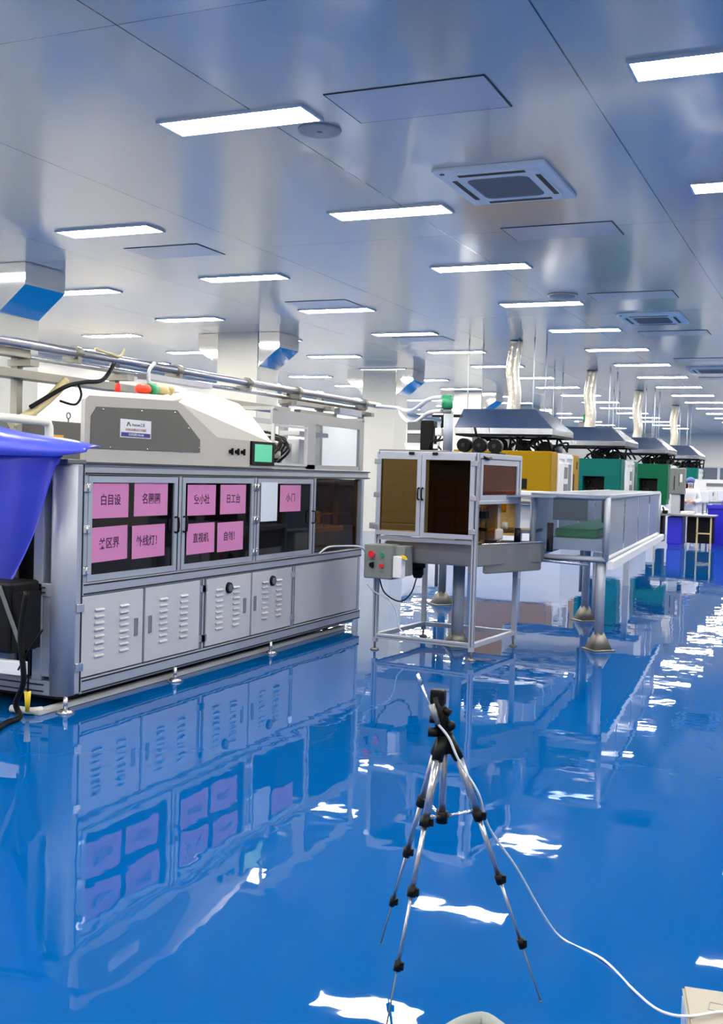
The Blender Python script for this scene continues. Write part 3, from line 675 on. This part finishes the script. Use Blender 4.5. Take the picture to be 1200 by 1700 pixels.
# ================================================================ DOSING UNIT (black machinery behind the glass cabinet)
t = thing('bench', 'narrow machine bench on a splayed-foot post behind the glass cabinet', 'bench', (-4.4, 12, 0))
part('top', MB().box(-5.0, -3.95, 11.6, 12.4, .86, .93, .006), 'tray', t)
part('post', MB().cyl((-4.224, 12.0, .1), (-4.224, 12.0, .86), .045, n=12).cyl((-4.3, 12.0, .2), (-4.3, 12.0, .86), .02), 'tray', t)
part('post_foot', MB().cyl((-4.224, 12.0, 0), (-4.224, 12.0, .012), .19, n=4).cyl((-4.224, 12.0, .01), (-4.224, 12, .16), .15, .045, 4), 'foot_steel', t)
t = thing('pump_unit', 'black upright machine with a green motor head on a silver column behind the glass cabinet', 'machine', (-4.4, 12, .93))
part('base', MB().box(-4.95, -4.12, 11.7, 12.3, .93, 1.78, .01), 'tray', t)
part('black_column', MB().box(-4.54, -4.38, 11.95, 12.1, 1.78, 2.13, .015), 'black', t)
part('grey_cabinet', MB().box(-4.76, -4.56, 12.1, 12.3, 1.87, 2.12, .004), 'machine_grey', t)
part('white_label', MB().box(-4.75, -4.57, 12.09, 12.1, 1.98, 2.02).box(-4.78, -4.55, 12.08, 12.1, 1.83, 1.87), 'label_white', t)
part('silver_column', MB().cyl((-4.16, 11.85, 1.78), (-4.16, 11.85, 2.2), .055, n=20), 'alu', t)
part('arm', MB().box(-4.4, -4.06, 11.95, 12.05, 2.17, 2.2).cyl((-4.25, 12, 2.05), (-4.25, 12, 2.2), .035, .06), 'black', t)
part('motor_neck', MB().cyl((-4.23, 12, 2.2), (-4.23, 12, 2.27), .05), 'lens', t)
part('motor_head', MB().cyl((-4.235, 12, 2.27), (-4.235, 12, 2.4), .068, .06, 20).box(-4.28, -4.19, 11.96, 12.04, 2.39, 2.425, .006), 'green_plastic', t)
part('valve_block', MB().box(-4.34, -4.26, 11.9, 12.0, 1.95, 2.04, .01).box(-4.36, -4.3, 11.9, 12, 1.8, 1.9, .01), 'label_white', t)
hz = MB()
for a in range(4):
    x = -4.42+a*.05; hz.tube([(x, 11.95, 1.79), (x+.06*random.uniform(-1, 1), 11.9, 1.88), (x+.08, 11.95, 1.93), (x+.12*random.random(), 12, 2.1)], .01)
part('hoses', hz, 'cable_black', t)
# black reels on the far side
for i, (x, z) in enumerate(((-5.35, 1.97), (-5.1, 1.97), (-4.86, 1.96))):
    t = thing('cable_reel', ['round black reel just right of the green motor head', 'middle round black reel above the glass cabinet', 'round black reel nearest the yellow machine'][i], 'reel', (x, 16, z-.11), 'black reels behind the glass cabinet')
    part('rim', MB().cyl((x, 15.95, z), (x, 16.1, z), .105, n=24), 'black', t); part('hub', MB().cyl((x, 15.93, z), (x, 15.95, z), .03, n=16), 'drum', t)
t = thing('reel_stand', 'black stand carrying the round reels behind the glass cabinet', 'stand', (-5.1, 16, 0))
part('shelf', MB().box(-5.5, -4.75, 15.9, 16.2, 1.82, 1.86), 'black', t)
part('pillar', MB().box(-5.26, -5.18, 16.1, 16.18, 0, 2.1), 'machine_grey', t)
part('bracket', MB().box(-5.24, -5.14, 16.11, 16.2, 1.86, 2.1, .02).cyl((-5.2, 16.15, 2.1), (-5.24, 16.15, 2.25), .02), 'black', t)

# ================================================================ GANTRY WITH PIPES
g_ = thing('pipe_gantry', 'long metal gantry with grey pipes crossing behind the cabinet machine', 'gantry', (-7, 12, 0))
part('pipe', MB().cyl((-7, 6.8, 2.6), (-7, 16.5, 2.6), .045, n=20), 'tripod_alu', g_)
part('pipe', MB().cyl((-7.12, 8.2, 2.5), (-7.12, 16.2, 2.52), .03, n=16), 'alu_bright', g_)
part('beam', MB().box(-7.2, -7.0, 6.8, 13.4, 2.28, 2.36, .004), 'beam_worn', g_)
part('beam', MB().box(-7.2, -7.05, 6.6, 8.2, 2.48, 2.56, .004), 'beam_worn', g_)
part('beam', MB().box(-7.2, -7.05, 13.4, 16.3, 2.42, 2.48, .004).box(-7.1, -7.0, 13.7, 14.9, 2.3, 2.36), 'beam_worn', g_)
for y in (8.1, 9.6, 13.5, 14.6, 16.1):
    part('post', MB().box(-7.2, -7.12, y, y+.08, 0, 2.6, .004).box(-7.22, -6.95, y-.02, y+.1, 2.4, 2.46), 'beam_worn', g_)
for y in (8.8, 10.6, 12.2, 13.6, 15.9):
    part('clamp', MB().cyl((-7, y-.05, 2.6), (-7, y+.05, 2.6), .065).box(-7.15, -6.95, y-.03, y+.03, 2.5, 2.56), 'foot_steel', g_)
part('carriage', MB().box(-7.05, -6.9, 9.9, 11.2, 2.44, 2.5), 'tripod_alu', g_); part('carriage', MB().box(-7.0, -6.9, 14.8, 15.6, 2.36, 2.46, .006), 'tripod_alu', g_)
single('hose', MB().tube([(-6.95, 9.35, 2.55), (-6.9, 9.1, 2.36), (-6.9, 8.8, 2.31), (-6.9, 8.55, 2.25), (-6.95, 8.35, 2.14), (-7, 8.15, 2.02)], .022), 'cable_black', 'black hose hanging from the pipe gantry', 'hose')
single('hose', MB().tube([(-6.9, 8.7, 2.3), (-6.88, 8.74, 2.18), (-6.88, 8.65, 2.08), (-6.9, 8.45, 2.1)], .012), 'cable_black', 'small black hose loop below the gantry hose', 'hose')
single('hose', MB().tube([(-7.0, 8.65, 2.31), (-7.0, 8.45, 2.15), (-7.05, 8.2, 1.96), (-7.1, 8.0, 1.85)], .045), 'hose_tan', 'thick cream hose dropping from the gantry beside the left column', 'hose')
single('hose', MB().tube([(-6.93, 9.0, 2.66), (-6.93, 9.25, 2.64), (-6.93, 9.42, 2.63), (-6.93, 9.5, 2.72)], .014), 'hose_tan', 'short cream hose tied on top of the gantry pipe', 'hose')
for dz, lb in ((0, 'upper pale hose running from the gantry end to the green motor'), (-.16, 'lower pale hose running from the gantry end to the green motor')):
    single('hose', MB().tube([(-7, 16.3, 2.58), (-6.4, 15.8, 2.52), (-5.6, 14, 2.38+dz/2), (-4.9, 12.6, 2.28+dz), (-4.5, 12.1, 2.38+dz), (-4.3, 12, 2.4+dz)], .026), 'cable_white', lb, 'hose')
t = thing('grey_cabinet', 'low dark grey machine cabinet with an orange label between the column and the housing', 'machine', (-7.2, 8.6, 0))
part('body', MB().box(-8.0, -7.3, 8.2, 9.5, 0, 1.93, .006), 'dark_panel', t)
part('lifting_eye', MB().cyl((-7.32, 9.1, 1.93), (-7.32, 9.1, 1.97), .008).tube([(-7.32, 9.1+.03*math.cos(a*PI/6), 1.995+.03*math.sin(a*PI/6)) for a in range(13)], .007, smooth=0), 'machine_grey', t)
part('warning_label', MB().box(-7.301, -7.296, 8.85, 9.0, 1.73, 1.79, .002), 'orange_label', t)
single('drain_pipe', MB().tube([(-6.05, 6.4, 1.85), (-6.0, 7.1, 1.84), (-6.0, 7.2, 1.82), (-6.0, 7.22, 1.7), (-6.0, 7.22, 1.2)], .035, smooth=3), 'pvc', 'pale plastic elbow pipe above the blue plastic cover', 'pipe')
t = thing('wall_cabinet', 'tall white cupboard standing between the left column and the machine housing', 'cupboard', (-12.5, 17, 0))
part('body', MB().box(-14.5, -12.6, 16.8, 19.0, 0, 3.05, .01), 'wall', t)
part('handle', MB().box(-12.6, -12.58, 17.1, 17.12, 2.2, 2.35).box(-12.6, -12.58, 17.1, 17.3, 2.2, 2.22), 'machine_grey', t)

# ================================================================ MOULDING MACHINES
def moulder(y0, x0, x1, col, label, kind):
    t = thing('moulding_machine', label, 'machine', ((x0+x1)/2, y0+1.2, 0), 'injection moulding machines in a row')
    part('base', MB().box(x0-.2, x1+.25, y0+.05, y0+2.6, .0, .85, .01), 'machine_white', t)
    part('front_guard', MB().box(x0, x1, y0, y0+.5, .85, 2.0, .008) if kind == 'yellow' else
         MB().box(x0, x1, y0, y0+.5, 1.58, 2.0, .004).box(x0, x0+.1, y0, y0+.5, .85, 1.58).box(x0+.62, x1, y0, y0+.5, .85, 1.58), col, t)
    part('guard_corner', MB().box(x1-.02, x1+.02, y0+.02, y0+.48, 1.0, 1.98), col, t)
    sw = part('side_window', MB().box(x1-.03, x1, y0+.5, y0+1.75, .85, 1.98).frame_x(x1-.005, x1+.03, y0+.52, y0+1.1, .95, 1.95, .07).frame_x(x1-.005, x1+.03, y0+1.15, y0+1.72, .95, 1.95, .06), 'machine_white', t)
    part('window_glass', MB().box(x1, x1+.012, y0+1.22, y0+1.65, 1.02, 1.78), 'machine_grey', t)
    part('control_panel', MB().box(x1, x1+.12, y0+.55, y0+.95, 1.2, 1.8, .01), 'machine_white', t)
    part('keypad', MB().box(x1+.12, x1+.126, y0+.6, y0+.9, 1.25, 1.4).box(x1+.12, x1+.126, y0+.62, y0+.88, 1.5, 1.72), 'machine_grey', t)
    part('rear_guard', MB().box(x0, x1, y0+1.75, y0+2.4, .85, 1.98, .008), col, t)
    part('slot', MB().box(x1, x1+.006, y0+1.9, y0+2.0, 1.2, 1.6).box(x1, x1+.006, y0+2.15, y0+2.25, 1.7, 1.85), 'black', t)
    part('middle_block', MB().box(x0+.1, x1-.1, y0+.5, y0+1.75, .85, 1.7), 'machine_grey', t)
    if kind == 'yellow':
        part('inspection_hole', MB().box(-5.56, -5.43, y0-.004, y0+.002, 1.285, 1.48), 'black', t)
    else:
        part('clamp_unit', MB().box(x0+.12, x0+.6, y0+.35, y0+.5, .85, 1.55, .01).cyl((x0+.3, y0+.1, 1.2), (x0+.3, y0+.4, 1.2), .12).cyl((x0+.2, y0+.15, 1.45), (x0+.2, y0+.4, 1.45), .03), 'black', t)
    hz = MB()
    for k in range(16):
        x = x0+.15+k*(x1-x0-.3)/15; a = random.uniform(.1, .3); yy = y0+random.uniform(.2, 1.4)
        hz.tube([(x, yy, 2.0), (x+random.uniform(-.1, .1), yy, 2.0+a*.6), (x+random.uniform(.0, .3), yy+.1, 2.0+a), (x+.25, yy+.2, 2.02)], .022, 6, 4)
    part('hoses', hz, 'cable_black', t)
    for k in range(3 if x1-x0 > 1.5 else 2): part('hydraulic_drum', MB().cyl((x1-.25-.45*k, y0+.5, 2.09), (x1-.25-.45*k, y0+.75, 2.09), .11, n=20), 'black', t)
    part('top_motor', MB().cyl((x1-.15, y0+1.2, 2.0), (x1-.15, y0+1.2, 2.13), .08), 'lens', t); part('valve_box', MB().box(x1-.5, x1-.3, y0+.9, y0+1.2, 2.0, 2.18, .02), 'panel', t)
    part('lattice', MB().cyl((x1-.9, y0+.2, 2.0), (x1-.55, y0+.2, 2.3), .018).cyl((x1-.55, y0+.2, 2.0), (x1-.9, y0+.2, 2.3), .018).cyl((x1-.55, y0+.2, 2.0), (x1-.25, y0+.2, 2.3), .018), 'black', t)
    return t
moulder(20.0, -6.9, -5.0, 'yellow_machine', 'yellow moulding machine nearest the camera, under the first steel hood', 'yellow')
moulder(26.0, -5.81, -4.83, 'teal_machine', 'blue-green moulding machine with a dark opening, middle of the row', 'teal')
moulder(32.0, -5.5, -4.62, 'green_machine', 'green moulding machine, third in the row behind the blue-green one', 'green')
moulder(38.5, -5.4, -4.6, 'teal_machine', 'distant blue-green moulding machine, last in the row', 'teal')
def hood(y0, xl, xr, label, top=2.8):
    t = thing('exhaust_hood', label, 'exhaust hood', ((xl+xr)/2, y0+.8, 2.31), 'steel exhaust hoods over the machines')
    D = 1.7
    part('rim', MB().frame_z(2.31, 2.42, xl, xr, y0, y0+D, .03).box(xl+.03, xr-.03, y0+.03, y0+D-.03, 2.39, 2.42), 'steel_hood', t)
    A = [(xl, y0, 2.42), (xr, y0, 2.42), (xr, y0+D, 2.42), (xl, y0+D, 2.42)]
    B = [(xl+.06, y0+.35, top), (xr-.42, y0+.35, top), (xr-.42, y0+D-.35, top), (xl+.06, y0+D-.35, top)]
    part('canopy', MB().hexa(A, B), 'steel_hood', t)
    part('lower_lip', MB().frame_z(2.27, 2.31, xl+.02, xr-.02, y0+.02, y0+D-.02, .02), 'black', t)
    for x, y in ((xl+.12, y0+.4), (xr-.5, y0+.4), (xl+.12, y0+D-.4), (xr-.5, y0+D-.4), ((xl+xr)/2+.15, y0+.4)):
        part('hanger_rod', MB().cyl((x, y, top-.02), (x, y, CEIL-.002), .012, n=8), 'machine_white', t)
    part('seam', MB().box(xl+.7, xl+.71, y0-.002, y0, 2.33, 2.41), 'machine_grey', t)
    return t
def flex(x, y, label, z0=2.8, z1=CEIL-.002):
    P = [(x+.03*math.sin(k), y, z0+(z1-z0)*k/8) for k in range(9)]
    single('flexible_duct', MB().tube(P, .13, 18, 5), 'foil', label, 'flexible duct', 'crumpled silver ducts')
hood(20.0, -6.9, -4.98, 'large polished steel hood over the yellow machine'); flex(-6.0, 20.85, 'crumpled silver duct rising from the nearest steel hood')
hood(26.0, -6.7, -4.72, 'polished steel hood over the middle blue-green machine', 2.76); flex(-5.78, 26.85, 'crumpled silver duct rising from the middle steel hood', 2.76)
hood(32.0, -6.4, -4.6, 'polished steel hood over the green machine, third from the camera', 2.76); flex(-5.65, 32.85, 'crumpled silver duct rising from the third steel hood', 2.76)
hood(38.5, -6.3, -4.5, 'small distant steel hood, last in the row', 2.76); flex(-5.5, 39.3, 'crumpled silver duct at the last distant hood', 2.76)
t = thing('hopper_motor', 'small dark green motor unit standing on top of the middle steel hood', 'motor', (-5.95, 27.6, 2.76))
part('body', MB().box(-6.05, -5.85, 27.3, 27.6, 2.95, 3.12, .02), 'green_plastic', t); part('stand', MB().box(-6.15, -5.8, 27.3, 27.7, 2.77, 2.95, .02), 'lens', t)
# grey tower
t = thing('control_tower', 'tall narrow grey control cabinet on a stem beside the green machine', 'control cabinet', (-3.75, 28.2, 0))
part('head', MB().box(-3.98, -3.62, 28, 28.35, 1.2, 1.85, .02), 'control_grey', t)
part('stem', MB().box(-3.93, -3.72, 28.05, 28.3, 0, 1.2, .01), 'panel', t)
part('rear_post', MB().box(-3.72, -3.64, 28.2, 28.35, .2, 1.2), 'black', t)
part('slot', MB().box(-3.87, -3.85, 27.99, 28.0, 1.3, 1.65).box(-3.75, -3.74, 27.99, 28, 1.4, 1.7), 'black', t)
part('panel_screen', MB().box(-3.73, -3.67, 27.985, 28, 1.5, 1.7), 'label_white', t)
part('top_antenna', MB().cyl((-3.78, 28.1, 1.85), (-3.72, 28.1, 1.95), .015), 'black', t)

# ================================================================ DESK AREA
t = thing('desk', 'grey-topped work desk with a thin metal frame in the far aisle', 'desk', (-3.3, 26.2, 0))
part('top', MB().prism([(-4.08, 25.9), (-2.72, 25.9), (-2.66, 26.0), (-2.66, 26.8), (-4.08, 26.8)], 'z', .72, .76, .006), 'tray', t)
for x in (-4.0, -3.05, -2.75): part('leg', MB().box(x, x+.035, 25.95, 25.99, 0, .72), 'turntable', t)
part('rear_shelf', MB().box(-3.3, -2.72, 26.3, 26.7, .1, .7), 'black', t); part('side_box', MB().box(-4.0, -3.85, 26.3, 26.7, .1, .7), 'black', t)
part('cross_bar', MB().box(-3.05, -2.75, 25.95, 25.98, .33, .36), 'turntable', t)
single('storage_bin', MB().box(-3.72, -3.38, 26.1, 26.7, .06, .7, .02).box(-3.7, -3.4, 26.1, 26.7, 0, .06), 'blue_bin', 'blue storage bin standing under the desk', 'bin')
def bin_(x0, x1, y0, y1, z1, label):
    t = thing('storage_bin', label, 'bin', ((x0+x1)/2, (y0+y1)/2, 0), 'blue storage bins in the aisle')
    part('body', MB().hexa([(x0+.06, y0+.06, .0), (x1-.06, y0+.06, .0), (x1-.06, y1-.06, .0), (x0+.06, y1-.06, .0)], [(x0, y0, z1), (x1, y0, z1), (x1, y1, z1), (x0, y1, z1)]), 'blue_bin', t)
    part('rim', MB().frame_z(z1-.06, z1+.02, x0-.03, x1+.03, y0-.03, y1+.03, .05), 'blue_bin', t)
bin_(-3.0, -1.8, 27.6, 28.6, .95, 'large blue-violet bin right of the desk')
bin_(-2.8, -1.6, 29.4, 30.4, 1.05, 'taller blue-violet bin behind the large one at the right edge')
single('plastic_bag', MB().ball((-3.93, 26.25, .86), .12, (1.2, 1, .8)).ball((-3.82, 26.2, .83), .09, (1.3, 1, .7)).ball((-4.0, 26.3, .85), .1), 'coverall', 'crumpled white bag lying on the left end of the desk', 'bag')
t = thing('instrument', 'small black instrument on the desk beside the white bag', 'instrument', (-3.75, 26.15, .76))
part('body', MB().box(-3.83, -3.72, 26.0, 26.15, .761, .84, .01), 'black', t); part('arm', MB().cyl((-3.8, 26.05, .84), (-3.83, 26.05, .92), .02), 'black', t)
single('box', MB().box(-3.45, -3.15, 26.2, 26.45, .761, .83, .006), 'label_white', 'low white box lying on the middle of the desk', 'box')
# person in white coverall
def person(px, py):
    t = thing('person', 'person in white hooded coverall and blue cap, standing with forearms raised behind the desk', 'person', (px, py, 0))
    V = {'pel': (0, 0, .88, .15, .12), 'waist': (0, 0, 1.02, .14, .11), 'chest': (0, .0, 1.2, .165, .12), 'neckb': (0, 0, 1.33, .075, .07), 'neck': (0, -.01, 1.4, .05, .05), 'head': (0, -.02, 1.5, .085, .1), 'crown': (0, -.01, 1.57, .07, .08),
         'shl': (-.17, 0, 1.28, .075, .07), 'ell': (-.24, -.03, 1.02, .058, .058), 'wrl': (-.1, -.24, 1.0, .04, .04), 'hal': (-.05, -.3, 1.02, .032, .02),
         'shr': (.17, 0, 1.28, .075, .07), 'elr': (.24, -.03, 1.02, .058, .058), 'wrr': (.1, -.24, 1.0, .04, .04), 'har': (.05, -.3, 1.02, .032, .02),
         'hil': (-.09, 0, .8, .1, .1), 'knl': (-.1, -.01, .45, .075, .075), 'anl': (-.1, .01, .08, .05, .05), 'tol': (-.11, -.12, .04, .045, .035),
         'hir': (.09, 0, .8, .1, .1), 'knr': (.1, -.01, .45, .075, .075), 'anr': (.1, .01, .08, .05, .05), 'tor': (.11, -.12, .04, .045, .035)}
    E_ = [('pel', 'waist'), ('waist', 'chest'), ('chest', 'neckb'), ('neckb', 'neck'), ('neck', 'head'), ('head', 'crown'), ('chest', 'shl'), ('shl', 'ell'), ('ell', 'wrl'), ('wrl', 'hal'),
          ('chest', 'shr'), ('shr', 'elr'), ('elr', 'wrr'), ('wrr', 'har'), ('pel', 'hil'), ('hil', 'knl'), ('knl', 'anl'), ('anl', 'tol'), ('pel', 'hir'), ('hir', 'knr'), ('knr', 'anr'), ('anr', 'tor')]
    def skin(name, names, edges, ma, grow=0, fingers=False):
        idx = {n_: i for i, n_ in enumerate(names)}; vs = [V[n_][:3] for n_ in names]; rad = [(V[n_][3]+grow, V[n_][4]+grow) for n_ in names]; es = [(idx[a], idx[b_]) for a, b_ in edges]
        if fingers:
            for s_, h in ((-1, 'hal'), (1, 'har')):
                hx, hy, hz_ = V[h][:3]
                for k in range(4):
                    dx = (k-1.5)*.019; L = (.06, .072, .068, .05)[k]
                    i0 = len(vs); vs += [(hx+dx, hy-.04, hz_), (hx+dx, hy-.04-L*.6, hz_-.008), (hx+dx, hy-.04-L, hz_-.03)]; rad += [(.009, .009), (.008, .008), (.007, .007)]
                    es += [(idx[h], i0), (i0, i0+1), (i0+1, i0+2)]
                i0 = len(vs); vs += [(hx-s_*.04, hy-.0, hz_+.01), (hx-s_*.055, hy-.035, hz_+.005)]; rad += [(.011, .011), (.009, .009)]; es += [(idx[h], i0), (i0, i0+1)]
        me = bpy.data.meshes.new(name); me.from_pydata(vs, es, []); me.materials.append(MATS[ma])
        o = bpy.data.objects.new(name, me); COL.objects.link(o); o.parent = t
        md = o.modifiers.new('skin', 'SKIN'); md.use_smooth_shade = True
        for i, r in enumerate(rad): me.skin_vertices[0].data[i].radius = r
        me.skin_vertices[0].data[0].use_root = True
        o.modifiers.new('sub', 'SUBSURF').levels = 1; o.modifiers['sub'].render_levels = 2
        return o
    skin('body', list(V), E_, 'skin', 0, True)
    cn_ = [n_ for n_ in V if n_ not in ('neck', 'head', 'crown', 'hal', 'har')]
    skin('coverall', cn_, [e for e in E_ if e[0] in cn_ and e[1] in cn_], 'coverall', .022)
    part('face_mask', MB().ball((0, -.1, 1.455), .06, (1, .5, .8)), 'case_blue', t, local=True)
    part('eyes', MB().ball((-.032, -.118, 1.51), .011, n=8).ball((.032, -.118, 1.51), .011, n=8), 'black', t, local=True)
    part('nose', MB().ball((0, -.125, 1.485), .014, (1, 1, 1.4), 8), 'skin', t, local=True)
    part('ears', MB().ball((-.09, -.01, 1.49), .02, (.5, 1, 1.4), 8).ball((.09, -.01, 1.49), .02, (.5, 1, 1.4), 8), 'skin', t, local=True)
    part('cap', MB().ball((0, 0, 1.55), .112, (1, 1.08, .8)), 'cap_blue', t, local=True)
    t.rotation_euler.z = .12
    return t
pp = person(-3.62, 29.2)
# bench with white chairs further back
t = thing('long_bench', 'long white worktop bench with dark shelf strips in the far background', 'bench', (-3.5, 37, 0))
part('top', MB().box(-4.6, -.5, 37, 38, .9, .96), 'machine_white', t); part('panel', MB().box(-4.55, -.55, 37.1, 37.9, 0, .9), 'panel', t)
part('riser', MB().box(-4.6, -.5, 38, 38.1, .96, 1.62), 'machine_white', t)
part('shelf_strip', MB().box(-4.2, -3.0, 37.97, 38, 1.4, 1.5).box(-2.8, -1.5, 37.97, 38, 1.42, 1.48), 'machine_grey', t)
cl = None
for i, (x, y) in enumerate(((-3.72, 34), (-3.3, 34.1), (-2.9, 34), (-3.55, 31.5))):
    lb = ['white-backed chair at the far bench, left one', 'white-backed chair at the far bench, middle one', 'white-backed chair at the far bench, right one', 'white-backed chair standing nearer, just above the blue bin'][i]
    if cl is None:
        cl = thing('chair', lb, 'chair', (x, y, 0), 'white chairs at the far bench')
        part('backrest', MB().box(x-.15, x+.15, y-.02, y+.02, .95, 1.3, .03), 'coverall', cl); part('seat', MB().box(x-.17, x+.17, y, y+.4, .6, .65, .02), 'coverall', cl)
        part('stem', MB().cyl((x, y+.2, .05), (x, y+.2, .6), .03).box(x-.02, x+.02, y, y+.04, .6, .97), 'lens', cl); part('base', MB().cyl((x, y+.2, 0), (x, y+.2, .05), .16, .05, 20), 'black', cl)
        c0 = cl
    else:
        c = copy_tree(c0); c.location = (x, y, 0 if i < 3 else -.0); c['label'] = lb
        c.rotation_euler.z = .1*i
for i, (x, lb) in enumerate(((-4.0, 'left'), (-3.2, 'middle'), (-2.5, 'right'))):
    t = thing('bench_instrument', 'small grey instrument on the far white bench, %s one' % lb, 'instrument', (x, 37.4, .96), 'instruments on the far bench')
    part('case', MB().box(x-.2, x+.2, 37.3, 37.7, .961, 1.25, .02), 'panel', t); part('display', MB().box(x-.12, x+.12, 37.29, 37.3, 1.08, 1.2), 'machine_grey', t)

# ================================================================ TRIPOD WITH PROBE
tp = thing('tripod', 'silver and black camera tripod standing on the blue floor in the foreground', 'tripod', (-1.025, 2.96, 0))
hub = Vector((-1.02, 2.96, .735))
feet = [Vector((-1.058, 2.66, .0)), Vector((-1.288, 3.178, .0)), Vector((-.728, 3.037, .0))]
part('centre_column', MB().cyl((-1.02, 2.96, .50), (-1.02, 2.96, .78), .0105, n=20), 'tripod_alu', tp)
part('crown', MB().cyl(hub+Vector((0, 0, -.03)), hub+Vector((0, 0, .035)), .026, .022, 20), 'black', tp)
for i, ft in enumerate(feet):
    d = (ft-hub); out = Vector((d.x, d.y, 0)).normalized(); top = hub+out*.03+Vector((0, 0, -.01)); d = ft-top
    q = lambda s_: top+d*s_
    part('shoulder', MB().cyl(hub+out*.01+Vector((0, 0, .012)), q(.05), .017, .0155), 'black', tp)
    lg = part('leg', MB().cyl(q(.03), q(.27), .0125, .0115, 14), 'tripod_alu', tp)
    part('leg_section', MB().cyl(q(.27), q(.515), .0075, n=12), 'tripod_alu', lg)
    part('leg_section', MB().cyl(q(.515), q(.765), .0048, n=12), 'tripod_alu', lg)
    part('leg_tip', MB().cyl(q(.765), q(.992), .0024, n=8).ball(q(.99), .004, n=8), 'machine_grey', lg)
    for s_, r in ((.27, .0155), (.515, .0125), (.765, .0105)): part('clamp', MB().cyl(q(s_-.018), q(s_+.018), r, n=12).box(q(s_).x+r*.6, q(s_).x+r*1.6, q(s_).y-.005, q(s_).y+.005, q(s_).z-.01, q(s_).z+.012, .002), 'black', lg)
    part('brace', MB().cyl(Vector((-1.02, 2.96, .515)), q(.25), .0055, n=8), 'alu_bright', tp)
part('brace_hub', MB().cyl((-1.02, 2.96, .5), (-1.02, 2.96, .535), .017), 'black', tp)
hd = MB().cyl((-1.02, 2.96, .755), (-1.045, 2.955, .865), .024, .017, 16)
hd.cyl((-1.06, 2.94, .80), (-1.03, 2.95, .80), .012).cyl((-1.02, 2.95, .83), (-1.0, 2.95, .82), .01).ball((-1.0, 2.955, .785), .014).box(-1.063, -1.02, 2.94, 2.97, .84, .885, .006)
part('head', hd, 'black', tp)
part('head_knob', MB().cyl((-1.06, 2.93, .765), (-1.035, 2.94, .765), .014), 'black', tp)
# probe held by the tripod
t = thing('probe', 'thin silver measuring probe clipped to the tripod head, pointing up left', 'probe', (-1.05, 2.93, .84))
part('rod', MB().cyl((-1.045, 2.93, .82), (-1.085, 2.93, .9), .0035, n=10), 'alu_bright', t)
part('tip', MB().cyl((-1.085, 2.93, .9), (-1.098, 2.93, .928), .006, .005, 12), 'alu_bright', t)
part('grip', MB().cyl((-1.052, 2.93, .845), (-1.03, 2.93, .79), .011, .007, 14), 'lens', t)
single('cable', MB().tube([(-1.03, 2.93, .79), (-1.0, 2.94, .753), (-.978, 2.95, .701), (-.956, 2.97, .653), (-.923, 3.0, .584), (-.913, 3.08, .466), (-.863, 3.22, .309), (-.817, 3.38, .12), (-.775, 3.49, .006), (-.628, 3.40, .006), (-.507, 3.24, .006), (-.41, 2.96, .1), (-.318, 2.60, .26), (-.26, 2.52, .306), (-.201, 2.571, .306), (-.1, 2.6, .306)], .0038, 8), 'cable_white', 'thin white cable running from the probe across the blue floor to the beige case', 'cable')
t = thing('instrument_case', 'beige instrument case at the bottom right corner with the cable over it', 'case', (-.2, 2.5, 0))
A = [(-.305, 2.68), (-.02, 2.72), (.02, 2.2), (-.2, 2.17)]
part('body', MB().prism(A, 'z', .0, .285, .008), 'case_blue', t)
part('lid', MB().prism([(x*1.0, y) for x, y in A], 'z', .285, .3, .006), 'case_beige', t)
part('marking', MB().frame_z(.3, .3008, -.235, -.18, 2.58, 2.62, .002), 'machine_grey', t)
t = thing('cart_handle', 'rounded grey-white handle at the bottom edge of the picture', 'handle', (-.43, 1.4, .7))
part('loop', MB().tube([(-.58, 1.25, .66), (-.51, 1.42, .69), (-.465, 1.515, .7), (-.41, 1.5, .7), (-.2, 1.33, .69), (-.02, 1.18, .66)], .014, 14), 'control_grey', t)
part('panel', MB().prism([(-.58, 1.2), (-.5, 1.4), (-.46, 1.47), (-.42, 1.465), (-.2, 1.29), (-.08, 1.2)], 'z', .655, .675), 'black', t)
part('column', MB().cyl((-.3, 1.28, 0.03), (-.3, 1.28, .66), .03), 'ac_white', t); part('base', MB().cyl((-.3, 1.28, 0), (-.3, 1.28, .03), .2, n=32), 'ac_white', t)
